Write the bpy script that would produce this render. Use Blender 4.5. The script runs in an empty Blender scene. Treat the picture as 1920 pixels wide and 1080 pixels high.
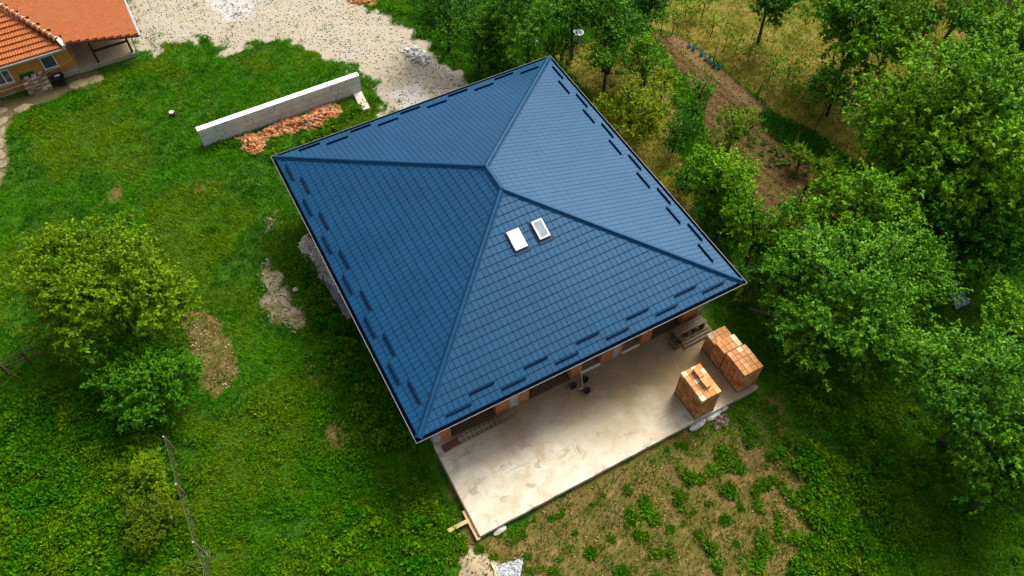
import bpy, math, random
import numpy as np
from mathutils import Matrix, Vector

R = math.radians
SC = bpy.context.scene
COL = SC.collection

# ------------------------------------------------------------------ camera
cam_d = bpy.data.cameras.new('camera')
cam_d.sensor_width = 36.0
cam_d.lens = 28.423
cam_d.clip_start = 0.1
cam_d.clip_end = 3000
CAM = (-9.831, -20.012, 29.558)
cam = bpy.data.objects.new('camera', cam_d)
cam.location = CAM
cam.rotation_euler = (0.6091, 0.0044, -0.4947)
COL.objects.link(cam)
SC.camera = cam

# ------------------------------------------------------------------ sky, sun, exposure
SUN_EL, SUN_AZ = 50.0, 62.0          # azimuth clockwise from +y
world = bpy.data.worlds.new('World')
SC.world = world
world.use_nodes = True
nt = world.node_tree
nt.nodes.clear()
sky = nt.nodes.new('ShaderNodeTexSky')
sky.sky_type = 'NISHITA'
sky.sun_disc = False
sky.sun_elevation = R(SUN_EL)
sky.sun_rotation = R(SUN_AZ)
sky.altitude = 200
sky.air_density = 1.0
sky.dust_density = 8.0
sky.ozone_density = 0.6
bg = nt.nodes.new('ShaderNodeBackground')
bg.inputs['Strength'].default_value = 0.09
wo = nt.nodes.new('ShaderNodeOutputWorld')
hsv = nt.nodes.new('ShaderNodeHueSaturation')      # overcast: the sky's colour washed out evenly
hsv.inputs['Saturation'].default_value = 0.45
nt.links.new(sky.outputs['Color'], hsv.inputs['Color'])
nt.links.new(hsv.outputs['Color'], bg.inputs['Color'])
nt.links.new(bg.outputs['Background'], wo.inputs['Surface'])

sun_d = bpy.data.lights.new('sun', 'SUN')
sun_d.energy = 1.5
sun_d.angle = R(26)
sun_d.color = (1.0, 0.95, 0.87)
sun = bpy.data.objects.new('sun', sun_d)
az, el = R(SUN_AZ), R(SUN_EL)
to_sun = Vector((math.sin(az) * math.cos(el), math.cos(az) * math.cos(el), math.sin(el)))
sun.rotation_euler = to_sun.to_track_quat('Z', 'Y').to_euler()
sun.location = (0, 0, 60)
COL.objects.link(sun)

SC.view_settings.view_transform = 'Standard'
SC.view_settings.look = 'None'
SC.view_settings.exposure = 1.22
SC.view_settings.gamma = 1.0
SC.view_settings.use_curve_mapping = False
SC.render.engine = 'CYCLES'
SC.cycles.max_bounces = 5
SC.cycles.diffuse_bounces = 2
SC.cycles.glossy_bounces = 3
SC.cycles.transmission_bounces = 4
SC.cycles.transparent_max_bounces = 4
SC.cycles.caustics_reflective = False
SC.cycles.caustics_refractive = False

# ------------------------------------------------------------------ material helpers
def new_mat(name):
    m = bpy.data.materials.new(name)
    m.use_nodes = True
    n = m.node_tree.nodes
    b = n['Principled BSDF']
    return m, m.node_tree, b

def link(t, a, b):
    t.links.new(a, b)

def coord(t, space='Object'):
    return t.nodes.new('ShaderNodeTexCoord').outputs[space]

def noise(t, vec, scale, detail=3.0, rough=0.55, dist=0.0, stretch=None, rot=0.0):
    if stretch is not None:
        mp = t.nodes.new('ShaderNodeMapping')
        mp.inputs['Scale'].default_value = stretch
        mp.inputs['Rotation'].default_value = (0, 0, rot)
        link(t, vec, mp.inputs['Vector'])
        vec = mp.outputs['Vector']
    n = t.nodes.new('ShaderNodeTexNoise')
    n.inputs['Scale'].default_value = scale
    n.inputs['Detail'].default_value = detail
    n.inputs['Roughness'].default_value = rough
    n.inputs['Distortion'].default_value = dist
    link(t, vec, n.inputs['Vector'])
    return n.outputs['Fac']

def ramp(t, fac, stops):
    r = t.nodes.new('ShaderNodeValToRGB')
    e = r.color_ramp.elements
    while len(e) < len(stops):
        e.new(0.5)
    for i, (p, c) in enumerate(stops):
        e[i].position = p
        e[i].color = (c, c, c, 1) if isinstance(c, (int, float)) else (*c, 1)
    link(t, fac, r.inputs['Fac'])
    return r.outputs['Color']

def mix(t, fac, a, b, mode='MIX'):
    m = t.nodes.new('ShaderNodeMix')
    m.data_type = 'RGBA'
    m.blend_type = mode
    for sock, v in ((m.inputs['Factor'], fac), (m.inputs['A'], a), (m.inputs['B'], b)):
        pass
    def put(s, v):
        if isinstance(v, (int, float)):
            s.default_value = v
        elif isinstance(v, tuple):
            s.default_value = (*v, 1)
        else:
            link(t, v, s)
    put(m.inputs[0], fac)
    put(m.inputs[6], a)
    put(m.inputs[7], b)
    return m.outputs[2]

def math_n(t, op, a, b=None, clamp=False):
    m = t.nodes.new('ShaderNodeMath')
    m.operation = op
    m.use_clamp = clamp
    for i, v in enumerate((a, b)):
        if v is None:
            continue
        if isinstance(v, (int, float)):
            m.inputs[i].default_value = v
        else:
            link(t, v, m.inputs[i])
    return m.outputs[0]

def bump(t, b, h, strength=0.4, dist=0.02):
    n = t.nodes.new('ShaderNodeBump')
    n.inputs['Strength'].default_value = strength
    n.inputs['Distance'].default_value = dist
    link(t, h, n.inputs['Height'])
    link(t, n.outputs['Normal'], b.inputs['Normal'])

def plain(name, c, rough=0.7, var=0.2, scale=6.0, metallic=0.0, bmp=0.0, spec=0.5, rand=0.0):
    """A plain surface with mottled tone; rand = per-object tone shift."""
    m, t, b = new_mat(name)
    v = coord(t)
    f = noise(t, v, scale, 5)
    c0 = tuple(x * (1 - var) for x in c)
    c1 = tuple(min(1, x * (1 + var)) for x in c)
    out = ramp(t, f, [(0.3, c0), (0.7, c1)])
    if rand:
        oi = t.nodes.new('ShaderNodeObjectInfo')
        g = ramp(t, oi.outputs['Random'], [(0.0, 1 - rand), (1.0, 1 + rand)])
        out = mix(t, 1.0, out, g, 'MULTIPLY')
    link(t, out, b.inputs['Base Color'])
    b.inputs['Roughness'].default_value = rough
    b.inputs['Metallic'].default_value = metallic
    b.inputs['Specular IOR Level'].default_value = spec
    if bmp:
        bump(t, b, noise(t, v, scale * 5, 4), bmp, 0.01)
    return m

def leaf_mat(name, trans=0.25, rough=0.5, spec=0.35):
    """Foliage: colour from the mesh's own leaf tint, thin-leaf translucency."""
    m, t, b = new_mat(name)
    a = t.nodes.new('ShaderNodeAttribute')
    a.attribute_name = 'tint'
    link(t, a.outputs['Color'], b.inputs['Base Color'])
    b.inputs['Roughness'].default_value = rough
    b.inputs['Specular IOR Level'].default_value = spec
    tr = t.nodes.new('ShaderNodeBsdfTranslucent')
    tc = mix(t, 1.0, a.outputs['Color'], (1.3, 1.25, 0.5), 'MULTIPLY')
    link(t, tc, tr.inputs['Color'])
    ms = t.nodes.new('ShaderNodeMixShader')
    ms.inputs['Fac'].default_value = trans
    link(t, b.outputs['BSDF'], ms.inputs[1])
    link(t, tr.outputs['BSDF'], ms.inputs[2])
    link(t, ms.outputs['Shader'], t.nodes['Material Output'].inputs['Surface'])
    return m

# ------------------------------------------------------------------ mesh helpers
class MB:
    """Collects faces; build() links them as ONE mesh object."""
    def __init__(s):
        s.v, s.f = [], []
    def poly(s, pts):
        i = len(s.v)
        s.v += [tuple(p) for p in pts]
        s.f.append(tuple(range(i, i + len(pts))))
    def box(s, x0, x1, y0, y1, z0, z1):
        i = len(s.v)
        s.v += [(x, y, z) for z in (z0, z1) for y in (y0, y1) for x in (x0, x1)]
        for q in ((0, 2, 3, 1), (4, 5, 7, 6), (0, 1, 5, 4), (2, 6, 7, 3), (0, 4, 6, 2), (1, 3, 7, 5)):
            s.f.append(tuple(i + k for k in q))
        return s
    def bar(s, a, b, w, h=None, up=(0, 0, 1)):
        """square bar from a to b"""
        h = h or w
        a, b = Vector(a), Vector(b)
        d = (b - a).normalized()
        u = Vector(up)
        if abs(d.dot(u)) > 0.98:
            u = Vector((1, 0, 0))
        sx = d.cross(u).normalized() * w / 2
        sy = sx.cross(d).normalized() * h / 2
        i = len(s.v)
        for p in (a, b):
            for k in ((-1, -1), (1, -1), (1, 1), (-1, 1)):
                s.v.append(tuple(p + sx * k[0] + sy * k[1]))
        for q in ((0, 1, 2, 3), (7, 6, 5, 4), (0, 4, 5, 1), (1, 5, 6, 2), (2, 6, 7, 3), (3, 7, 4, 0)):
            s.f.append(tuple(i + k for k in q))
        return s
    def tube(s, pts, radii, n=7, cap=True):
        pts = [Vector(p) for p in pts]
        if isinstance(radii, (int, float)):
            radii = [radii] * len(pts)
        rings = []
        ref = Vector((0.31, 0.87, 0.38))
        for k, p in enumerate(pts):
            d = (pts[min(k + 1, len(pts) - 1)] - pts[max(k - 1, 0)]).normalized()
            sx = d.cross(ref)
            if sx.length < 0.05:
                sx = d.cross(Vector((1, 0, 0)))
            sx.normalize()
            sy = d.cross(sx)
            i = len(s.v)
            for j in range(n):
                a = 2 * math.pi * j / n
                s.v.append(tuple(p + (sx * math.cos(a) + sy * math.sin(a)) * radii[k]))
            rings.append(i)
        for a, b in zip(rings, rings[1:]):
            for j in range(n):
                s.f.append((a + j, a + (j + 1) % n, b + (j + 1) % n, b + j))
        if cap:
            s.f.append(tuple(rings[0] + j for j in reversed(range(n))))
            s.f.append(tuple(rings[-1] + j for j in range(n)))
        return s
    def lathe(s, prof, n=16, c=(0, 0, 0)):
        rings = []
        for r_, z in prof:
            i = len(s.v)
            for j in range(n):
                a = 2 * math.pi * j / n
                s.v.append((c[0] + r_ * math.cos(a), c[1] + r_ * math.sin(a), c[2] + z))
            rings.append(i)
        for a, b in zip(rings, rings[1:]):
            for j in range(n):
                s.f.append((a + j, a + (j + 1) % n, b + (j + 1) % n, b + j))
        return s
    def mesh(s, name, mat, smooth=False):
        me = bpy.data.meshes.new(name)
        me.from_pydata(s.v, [], s.f)
        me.materials.append(mat)
        if smooth:
            me.polygons.foreach_set('use_smooth', [True] * len(me.polygons))
        me.update()
        return me
    def build(s, name, mat, parent=None, smooth=False, bevel=0.0):
        return obj(name, s.mesh(name, mat, smooth), parent, bevel)

def obj(name, me, parent=None, bevel=0.0):
    o = bpy.data.objects.new(name, me)
    COL.objects.link(o)
    if parent is not None:
        o.parent = parent
    if bevel:
        b = o.modifiers.new('bevel', 'BEVEL')
        b.width = bevel
        b.segments = 2
        b.limit_method = 'ANGLE'
    return o

def tag(o, label=None, cat=None, group=None, kind=None):
    for k, v in (('label', label), ('category', cat), ('group', group), ('kind', kind)):
        if v:
            o[k] = v
    return o

def empty(name, loc=(0, 0, 0), rz=0.0):
    o = bpy.data.objects.new(name, None)
    o.empty_display_size = 0.2
    o.location = loc
    o.rotation_euler = (0, 0, rz)
    COL.objects.link(o)
    return o

def np_mesh(name, V, F, mat, tint=None, smooth=False):
    """V (n,3), F (m,k) equal-sided faces, tint (n,3) per vertex."""
    me = bpy.data.meshes.new(name)
    n, (m_, k) = len(V), F.shape
    me.vertices.add(n)
    me.vertices.foreach_set('co', np.ascontiguousarray(V, np.float32).ravel())
    me.loops.add(m_ * k)
    me.loops.foreach_set('vertex_index', np.ascontiguousarray(F, np.int32).ravel())
    me.polygons.add(m_)
    me.polygons.foreach_set('loop_start', np.arange(m_, dtype=np.int32) * k)
    me.update(calc_edges=True)
    if tint is not None:
        a = me.color_attributes.new('tint', 'FLOAT_COLOR', 'POINT')
        c = np.ones((n, 4), np.float32)
        c[:, :3] = tint
        a.data.foreach_set('color', c.ravel())
    me.materials.append(mat)
    if smooth:
        me.polygons.foreach_set('use_smooth', np.ones(m_, bool))
    return me

def vnoise(x, y, scale, seed=0, octaves=3):
    """value noise in 0..1 on numpy arrays"""
    out = np.zeros_like(x, dtype=float)
    amp, tot = 1.0, 0.0
    for o in range(octaves):
        px, py = x / scale * 2 ** o + 37.1 * o, y / scale * 2 ** o + 11.7 * o
        ix, iy = np.floor(px).astype(np.int64), np.floor(py).astype(np.int64)
        fx, fy = px - ix, py - iy
        fx, fy = fx * fx * (3 - 2 * fx), fy * fy * (3 - 2 * fy)
        def h(a, b):
            q = (a * 374761393 + b * 668265263 + (seed + o) * 982451653) & 0x7fffffff
            q = ((q ^ (q >> 13)) * 1274126177) & 0x7fffffff
            return ((q ^ (q >> 16)) & 0xffff) / 65535.0
        v = (h(ix, iy) * (1 - fx) + h(ix + 1, iy) * fx) * (1 - fy) + (h(ix, iy + 1) * (1 - fx) + h(ix + 1, iy + 1) * fx) * fy
        out += v * amp
        tot += amp
        amp *= 0.55
    return out / tot

def poly_sd(x, y, pts):
    """signed distance to a polygon: positive inside"""
    P = np.array(pts, float)
    Q = np.roll(P, -1, axis=0)
    d2 = np.full(x.shape, 1e9)
    ins = np.zeros(x.shape, bool)
    for (ax, ay), (bx, by) in zip(P, Q):
        ex, ey = bx - ax, by - ay
        t = np.clip(((x - ax) * ex + (y - ay) * ey) / (ex * ex + ey * ey + 1e-12), 0, 1)
        d2 = np.minimum(d2, (x - ax - t * ex) ** 2 + (y - ay - t * ey) ** 2)
        c = ((ay > y) != (by > y)) & (x < (bx - ax) * (y - ay) / (by - ay + 1e-12) + ax)
        ins ^= c
    d = np.sqrt(d2)
    return np.where(ins, d, -d)

def sstep(a, b, x):
    t = np.clip((x - a) / (b - a), 0, 1)
    return t * t * (3 - 2 * t)

GZ = -0.30          # ground level (the terrace slab's top is z = 0)

# ------------------------------------------------------------------ ground zones (metres, x right along the house front, y away)
Z_TRACK = [(-10.00, 29.63), (-10.76, 24.79), (-10.91, 23.14), (-8.81, 22.75), (-7.25, 22.22), (-5.99, 20.67), (-4.59, 21.09), (-2.59, 19.46), (-1.78, 18.16), (-0.95, 16.34), (-0.56, 14.02), (-0.16, 11.32), (0.50, 8.71), (2.91, 8.60), (4.03, 12.01), (3.42, 15.00), (2.84, 17.25), (3.12, 18.66), (1.92, 20.00), (1.66, 21.19), (1.82, 23.15)]
Z_LIME = [[(-5.97, 25.85), (-5.06, 25.82), (-3.14, 24.53), (-3.48, 23.30), (-4.63, 22.78), (-5.65, 23.34), (-6.16, 24.54)], [(0.41, 12.62), (1.28, 13.51), (2.03, 12.70), (1.91, 11.41), (1.04, 10.53), (0.09, 11.19)]]
Z_BRICKDUST = [[(1.18, 22.41), (2.93, 21.45), (2.65, 20.59), (1.65, 20.85), (1.15, 21.47)]]
Z_BARE = [[(-13.67, 4.73), (-12.43, 3.99), (-12.05, 2.38), (-12.07, 0.63), (-12.48, -0.25), (-13.39, -0.55), (-13.92, 0.08), (-13.40, 0.95), (-13.75, 2.33)],
          [(-9.79, -3.86), (-9.04, -4.06), (-9.00, -4.66), (-9.77, -5.44), (-10.12, -5.10)], [(-8.83, -6.36), (-8.26, -6.97), (-8.41, -7.67), (-8.86, -7.38)],
          [(-9.48, -0.53), (-9.21, -1.33), (-9.21, -2.70), (-9.49, -2.71), (-9.61, -1.52)],
          [(-14.94, 12.63), (-14.32, 12.85), (-14.29, 12.52), (-14.86, 12.28)], [(-11.16, 11.37), (-10.45, 11.22), (-10.54, 10.71), (-11.09, 10.85)], [(-5.69, 0.78), (-5.84, -1.97), (-6.19, -1.63), (-6.31, 0.15)],
          [(-6.42, -7.21), (-5.98, -7.75), (-6.29, -10.66), (-6.95, -10.64), (-6.72, -8.42)], [(-8.19, -4.94), (-7.06, -4.75), (-7.06, -5.56), (-8.13, -5.89)]]
Z_PALE = [[(-9.20, 5.55), (-9.09, 4.65), (-8.84, 2.89), (-8.61, 1.46), (-8.92, 0.87), (-9.70, 0.74), (-10.09, 1.88), (-10.54, 3.02), (-9.99, 3.78), (-9.82, 4.77)],
          [(-8.63, 7.73), (-7.92, 7.95), (-8.11, 7.07), (-8.58, 6.95)]]
Z_CLAY = [(-7.32, -9.87), (-6.72, -9.26), (-6.40, -11.09), (-1.10, -10.97), (3.42, -11.02), (6.45, -11.11), (8.04, -10.69), (7.82, -11.71), (6.69, -13.01), (7.24, -14.61), (7.87, -16.32), (6.88, -17.10), (4.97, -17.21), (1.69, -17.59), (-8.01, -12.35), (-7.39, -11.18)]
Z_SAND = [(-7.36, -11.11), (-6.98, -11.14), (-6.43, -11.70), (-6.15, -12.34), (-6.42, -13.42), (-8.12, -12.50)]
Z_GARDEN = [(15.64, 10.47), (16.50, 9.56), (16.91, 8.15), (17.19, 5.92), (17.28, 2.93), (17.30, 1.70), (17.98, -2.28), (18.71, -4.58), (19.40, -6.76), (18.19, -7.31), (15.52, -6.60), (13.13, -6.38), (12.22, -4.80), (12.47, -3.07), (12.72, -0.42), (13.31, 1.73), (14.47, 4.37), (15.11, 7.36), (15.10, 9.46)]
Z_ORCHARD = [(18.32, 15.98), (41.28, 3.40), (33.61, -3.15), (23.54, -5.48), (18.90, -6.57), (18.99, -4.57), (18.08, -2.17), (17.41, 1.83), (17.39, 3.06), (17.30, 6.07), (17.02, 8.31), (16.66, 9.80), (15.80, 10.82)]
Z_DRY = [[(9.46, 11.59), (10.77, 12.04), (13.12, 11.19), (14.73, 10.04), (14.49, 7.81), (13.08, 4.66), (11.92, 2.13), (10.79, -0.38), (8.69, -2.88), (8.33, -1.19), (9.76, 6.94)], [(26.38, 2.87), (30.07, 2.47), (34.04, 1.40), (31.04, -0.20), (26.01, 0.00), (23.57, -0.12)]]
Z_BED = [(16.76, 2.00), (17.51, 1.87), (18.36, 0.13), (18.66, -2.31), (19.11, -4.14), (18.52, -4.63), (17.65, -3.84), (16.65, -2.23), (16.24, -0.65), (16.16, 0.97)]
Z_HEAP = [(-7.72, 5.46), (-7.02, 5.81), (-6.87, 3.79), (-6.59, 1.08), (-7.24, 0.98), (-7.50, 2.56), (-7.84, 3.97)]
Z_YARD = [(-19.53, 22.64), (-16.76, 22.08), (-15.04, 22.52), (-13.37, 22.51), (-13.05, 21.83), (-13.30, 21.17), (-15.34, 21.22), (-16.90, 20.92), (-18.14, 20.67), (-18.77, 17.58), (-19.34, 15.83), (-20.42, 16.01)]
Z_RIDGEPATH = [(16.61, 9.72), (16.96, 8.23), (17.24, 6.00), (17.33, 3.00), (17.36, 1.77), (16.80, 1.52), (16.52, 2.78), (16.25, 5.73), (15.90, 8.28), (15.96, 9.42)]

def sd_multi(x, y, polys):
    return np.max([poly_sd(x, y, p) for p in polys], axis=0)

def zones(x, y):
    """zone masks 0..1 at world x, y"""
    w1 = (vnoise(x, y, 1.3, 3, 4) - 0.5) * 2.2
    w2 = (vnoise(x, y, 0.6, 9, 3) - 0.5) * 1.4
    z = {}
    z['track'] = sstep(-0.8, 0.55, poly_sd(x, y, Z_TRACK) + w1 * 1.1 + w2 * 1.3)
    z['lime'] = sstep(-0.3, 0.3, sd_multi(x, y, Z_LIME) + w1 * 0.6 + w2 * 0.7)
    z['brickdust'] = sstep(-0.3, 0.3, sd_multi(x, y, Z_BRICKDUST) + w2 * 0.6)
    bare = sstep(-0.2, 0.3, sd_multi(x, y, Z_BARE) + w1 * 0.35 + w2 * 0.45)
    pale = sstep(-0.2, 0.3, sd_multi(x, y, Z_PALE) + w1 * 0.35 + w2 * 0.5)
    z['pale'] = pale
    clay = sstep(-0.3, 0.5, poly_sd(x, y, Z_CLAY) + w1 * 0.8)
    spots = sstep(0.36, 0.52, vnoise(x, y, 1.3, 21, 4))
    # weeds close in towards the right of the bare clay
    lean = sstep(3.5, 10.0, x + 0.55 * (y + 13)) * 0.42
    z['clay'] = np.maximum(clay * np.clip(0.55 + spots * 0.6 - lean * 1.3, 0, 1), bare)
    z['sand'] = sstep(-0.1, 0.15, poly_sd(x, y, Z_SAND) + w2 * 0.2)
    z['garden'] = sstep(-0.2, 0.3, poly_sd(x, y, Z_GARDEN) + w1 * 0.3)
    z['ridgepath'] = sstep(-0.2, 0.3, poly_sd(x, y, Z_RIDGEPATH) + w2 * 0.2)
    z['orchard'] = sstep(-0.3, 0.4, poly_sd(x, y, Z_ORCHARD) + w1 * 0.5) * (1 - z['garden'])
    z['dry'] = sstep(-0.4, 0.4, sd_multi(x, y, Z_DRY) + w1 * 0.8)
    z['bed'] = sstep(-0.1, 0.2, poly_sd(x, y, Z_BED) + w2 * 0.2)
    z['yard'] = sstep(-0.1, 0.2, poly_sd(x, y, Z_YARD) + w2 * 0.3)
    hs = np.minimum(6.9 - np.abs(x), np.minimum(y + 11.2, 7.6 - y))
    z['house'] = np.maximum((hs > 0.0) * 1.0, (poly_sd(x, y, Z_HEAP) > 0.0) * 1.0)
    z['straw'] = sstep(0.50, 0.72, vnoise(x, y, 2.7, 55, 4)) 
    bare_all = np.maximum.reduce([sstep(0.0, 0.55, z['track']), z['clay'], z['pale'], z['sand'], z['garden'] * (1 - z['bed']), z['yard'], z['brickdust']])
    z['bare'] = bare_all
    z['grass'] = np.clip(1 - bare_all, 0.18 * sstep(0.62, 0.74, vnoise(x, y, 0.8, 311, 3)) + 0.24 * z['clay'] + 0.20 * z['clay'] * (vnoise(x, y, 0.9, 312, 3) > 0.5), 1) * (1 - z['house'])
    return z

def ground_h(x, y):
    h = (vnoise(x, y, 5.0, 77, 3) - 0.5) * 0.16 + (vnoise(x, y, 0.7, 78, 2) - 0.5) * 0.05
    near = np.maximum(0, 1 - np.maximum(np.abs(x) - 7.0, np.maximum(y - 8, -11.6 - y)) / 1.0)
    h = h * (1 - np.clip(near, 0, 1) * 0.8)
    d = poly_sd(x, y, Z_SAND)
    h = h + np.clip(d, 0, 0.8) * 0.35
    return h

def ground_grid():
    a = np.arange(-29.0, 43.01, 0.20)
    out = 1.35 ** np.arange(1, 19) * 0.35
    lo, hi = a[0] - np.cumsum(out)[::-1], a[-1] + np.cumsum(out)
    ax = np.concatenate([lo, a, hi])
    X, Y = np.meshgrid(ax, ax, indexing='ij')
    n = len(ax)
    x, y = X.ravel(), Y.ravel()
    z = zones(x, y)
    V = np.stack([x, y, GZ + ground_h(x, y)], 1)
    i = np.arange(n - 1)
    I, J = np.meshgrid(i, i, indexing='ij')
    q = (I * n + J).ravel()
    F = np.stack([q, q + n, q + n + 1, q + 1], 1)
    return V, F, z

FURROW = 84.6      # degrees, the garden rows run along the bed
def ground_mat():
    m, t, b = new_mat('ground_earth_and_turf')
    v = coord(t)
    att = {}
    rag = noise(t, v, 3.2, 7, 0.72)
    def A(n):
        if n not in att:
            a = t.nodes.new('ShaderNodeAttribute')
            a.attribute_name = n
            # ragged, broken edges
            w_ = math_n(t, 'ADD', math_n(t, 'MULTIPLY', math_n(t, 'SUBTRACT', rag, 0.5), 1.7), a.outputs['Fac'])
            att[n] = ramp(t, w_, [(0.32, 0.0), (0.68, 1.0)])
        return att[n]
    fine = noise(t, v, 9.0, 6, 0.65)
    mid = noise(t, v, 1.4, 5, 0.6)
    big = noise(t, v, 0.25, 4)
    grit = noise(t, v, 26.0, 3, 0.7)
    vo = t.nodes.new('ShaderNodeTexVoronoi')
    vo.inputs['Scale'].default_value = 16.0
    link(t, v, vo.inputs['Vector'])
    stone = vo.outputs['Distance']
    vc = t.nodes.new('ShaderNodeTexVoronoi')
    vc.feature = 'DISTANCE_TO_EDGE'
    vc.inputs['Scale'].default_value = 6.0
    link(t, v, vc.inputs['Vector'])
    crack = ramp(t, vc.outputs['Distance'], [(0.0, 0.55), (0.09, 1.0)])
    turf = mix(t, ramp(t, mid, [(0.35, 0.0), (0.65, 1.0)]), (0.012, 0.060, 0.001), (0.040, 0.115, 0.002))
    turf = mix(t, ramp(t, fine, [(0.50, 0.0), (0.80, 0.6)]), turf, (0.085, 0.100, 0.008))
    dry = mix(t, ramp(t, fine, [(0.3, 0.0), (0.7, 1.0)]), (0.125, 0.105, 0.010), (0.28, 0.215, 0.045))
    dry = mix(t, ramp(t, mid, [(0.38, 0.0), (0.60, 0.85)]), dry, (0.085, 0.105, 0.006))
    mpf = t.nodes.new('ShaderNodeMapping')
    mpf.inputs['Rotation'].default_value = (0, 0, R(FURROW))
    link(t, v, mpf.inputs['Vector'])
    wv = t.nodes.new('ShaderNodeTexWave')
    wv.bands_direction = 'Y'
    wv.inputs['Scale'].default_value = 0.62
    wv.inputs['Distortion'].default_value = 1.2
    wv.inputs['Detail'].default_value = 3.0
    link(t, mpf.outputs['Vector'], wv.inputs['Vector'])
    soil = mix(t, ramp(t, fine, [(0.3, 0.0), (0.7, 1.0)]), (0.055, 0.033, 0.009), (0.150, 0.094, 0.028))
    soil = mix(t, ramp(t, wv.outputs['Fac'], [(0.25, 0.55), (0.6, 0.0)]), soil, (0.045, 0.027, 0.009))
    path = mix(t, fine, (0.105, 0.064, 0.022), (0.21, 0.138, 0.056))
    clay = mix(t, ramp(t, fine, [(0.28, 0.0), (0.72, 1.0)]), (0.115, 0.076, 0.020), (0.27, 0.185, 0.062))
    clay = mix(t, 1.0, clay, crack, 'MULTIPLY')
    clay = mix(t, ramp(t, mid, [(0.45, 0.0), (0.60, 0.75)]), clay, (0.135, 0.092, 0.036))
    clay = mix(t, ramp(t, noise(t, v, 2.1, 6, 0.7), [(0.42, 0.0), (0.58, 0.85)]), clay, (0.078, 0.080, 0.010))
    stonec = mix(t, ramp(t, grit, [(0.3, 0.0), (0.7, 1.0)]), (0.25, 0.215, 0.160), (0.45, 0.41, 0.33))
    stonec = mix(t, ramp(t, stone, [(0.06, 0.55), (0.24, 0.0)]), stonec, (0.52, 0.47, 0.38))
    track = mix(t, ramp(t, mid, [(0.40, 0.0), (0.65, 0.8)]), stonec, (0.34, 0.285, 0.195))
    lime = mix(t, fine, (0.34, 0.32, 0.28), (0.48, 0.47, 0.44))
    sand = mix(t, fine, (0.28, 0.215, 0.125), (0.42, 0.34, 0.215))
    c = turf
    c = mix(t, A('orchard'), c, dry)
    c = mix(t, A('dry'), c, dry)
    c = mix(t, A('garden'), c, soil)
    c = mix(t, A('ridgepath'), c, path)
    c = mix(t, A('yard'), c, mix(t, fine, (0.07, 0.055, 0.022), (0.18, 0.14, 0.065)))
    c = mix(t, A('clay'), c, clay)
    c = mix(t, A('pale'), c, mix(t, ramp(t, mid, [(0.35, 0.25), (0.6, 0.85)]), track, clay))
    c = mix(t, A('track'), c, track)
    c = mix(t, A('brickdust'), c, mix(t, fine, (0.30, 0.10, 0.04), (0.50, 0.20, 0.09)))
    c = mix(t, A('lime'), c, lime)
    c = mix(t, A('sand'), c, sand)
    link(t, c, b.inputs['Base Color'])
    b.inputs['Roughness'].default_value = 0.95
    b.inputs['Specular IOR Level'].default_value = 0.15
    hh = math_n(t, 'ADD', fine, math_n(t, 'MULTIPLY', grit, 0.5))
    bump(t, b, hh, 0.5, 0.03)
    return m

V, F, Zg = ground_grid()
gm = np_mesh('ground', V, F, ground_mat(), smooth=True)
for k in ('orchard', 'dry', 'garden', 'ridgepath', 'yard', 'clay', 'pale', 'track', 'brickdust', 'lime', 'sand'):
    a = gm.attributes.new(k, 'FLOAT', 'POINT')
    a.data.foreach_set('value', Zg[k].astype(np.float32))
ground = tag(obj('ground', gm), kind='structure')

def gz(x, y):
    return GZ + float(ground_h(np.array([x]), np.array([y]))[0])

# ------------------------------------------------------------------ materials of the buildings
def roof_metal():
    m, t, b = new_mat('blue_coated_roof_metal')
    v = coord(t)
    f = noise(t, v, 0.5, 4)
    g = noise(t, v, 30, 3, 0.7)
    oi = t.nodes.new('ShaderNodeObjectInfo')
    a = t.nodes.new('ShaderNodeAttribute')
    a.attribute_name = 'tile_tone'
    c = ramp(t, f, [(0.3, (0.002, 0.038, 0.098)), (0.7, (0.003, 0.047, 0.117))])
    c = mix(t, ramp(t, noise(t, v, 2.2, 6, 0.7), [(0.45, 0.0), (0.75, 0.35)]), c, (0.014, 0.056, 0.120))
    c = mix(t, ramp(t, noise(t, v, 7.0, 5, 0.75), [(0.52, 0.0), (0.80, 0.25)]), c, (0.026, 0.060, 0.105))
    tone = ramp(t, oi.outputs['Random'], [(0.0, 0.90), (1.0, 1.10)])
    c = mix(t, 1.0, c, tone, 'MULTIPLY')
    link(t, c, b.inputs['Base Color'])
    link(t, ramp(t, g, [(0.3, 0.34), (0.7, 0.50)]), b.inputs['Roughness'])
    b.inputs['Specular IOR Level'].default_value = 0.30
    b.inputs['Specular Tint'].default_value = (0.50, 0.78, 1.0, 1)
    bump(t, b, noise(t, v, 55, 2), 0.06, 0.004)
    return m

M_ROOF = roof_metal()
M_ROOFDARK = plain('dark_blue_sheet_metal', (0.002, 0.008, 0.022), 0.5, 0.2, 3, spec=0.12)
M_RIM = plain('pale_gutter_rim', (0.16, 0.17, 0.18), 0.5, 0.2, 4, spec=0.3)
M_CONC = plain('grey_concrete', (0.34, 0.33, 0.30), 0.9, 0.25, 2.5, bmp=0.3)
M_WHITE = plain('white_frame_paint', (0.72, 0.71, 0.66), 0.5, 0.08, 8)
M_BLOCK = plain('orange_clay_block', (0.42, 0.165, 0.055), 0.85, 0.28, 9, bmp=0.35, rand=0.14)
M_SOFFIT = plain('grey_timber_soffit', (0.16, 0.14, 0.11), 0.8, 0.25, 5)
M_INSIDE = plain('bare_interior_plaster', (0.16, 0.13, 0.10), 0.95, 0.2, 2)
M_RUST = plain('rusty_steel', (0.070, 0.034, 0.018), 0.8, 0.4, 20)
M_WOOD = plain('weathered_grey_timber_shaded', (0.13, 0.098, 0.055), 0.85, 0.35, 14, bmp=0.4)  # weathered grey, darkened so the bench's shade is in the colour
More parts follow.
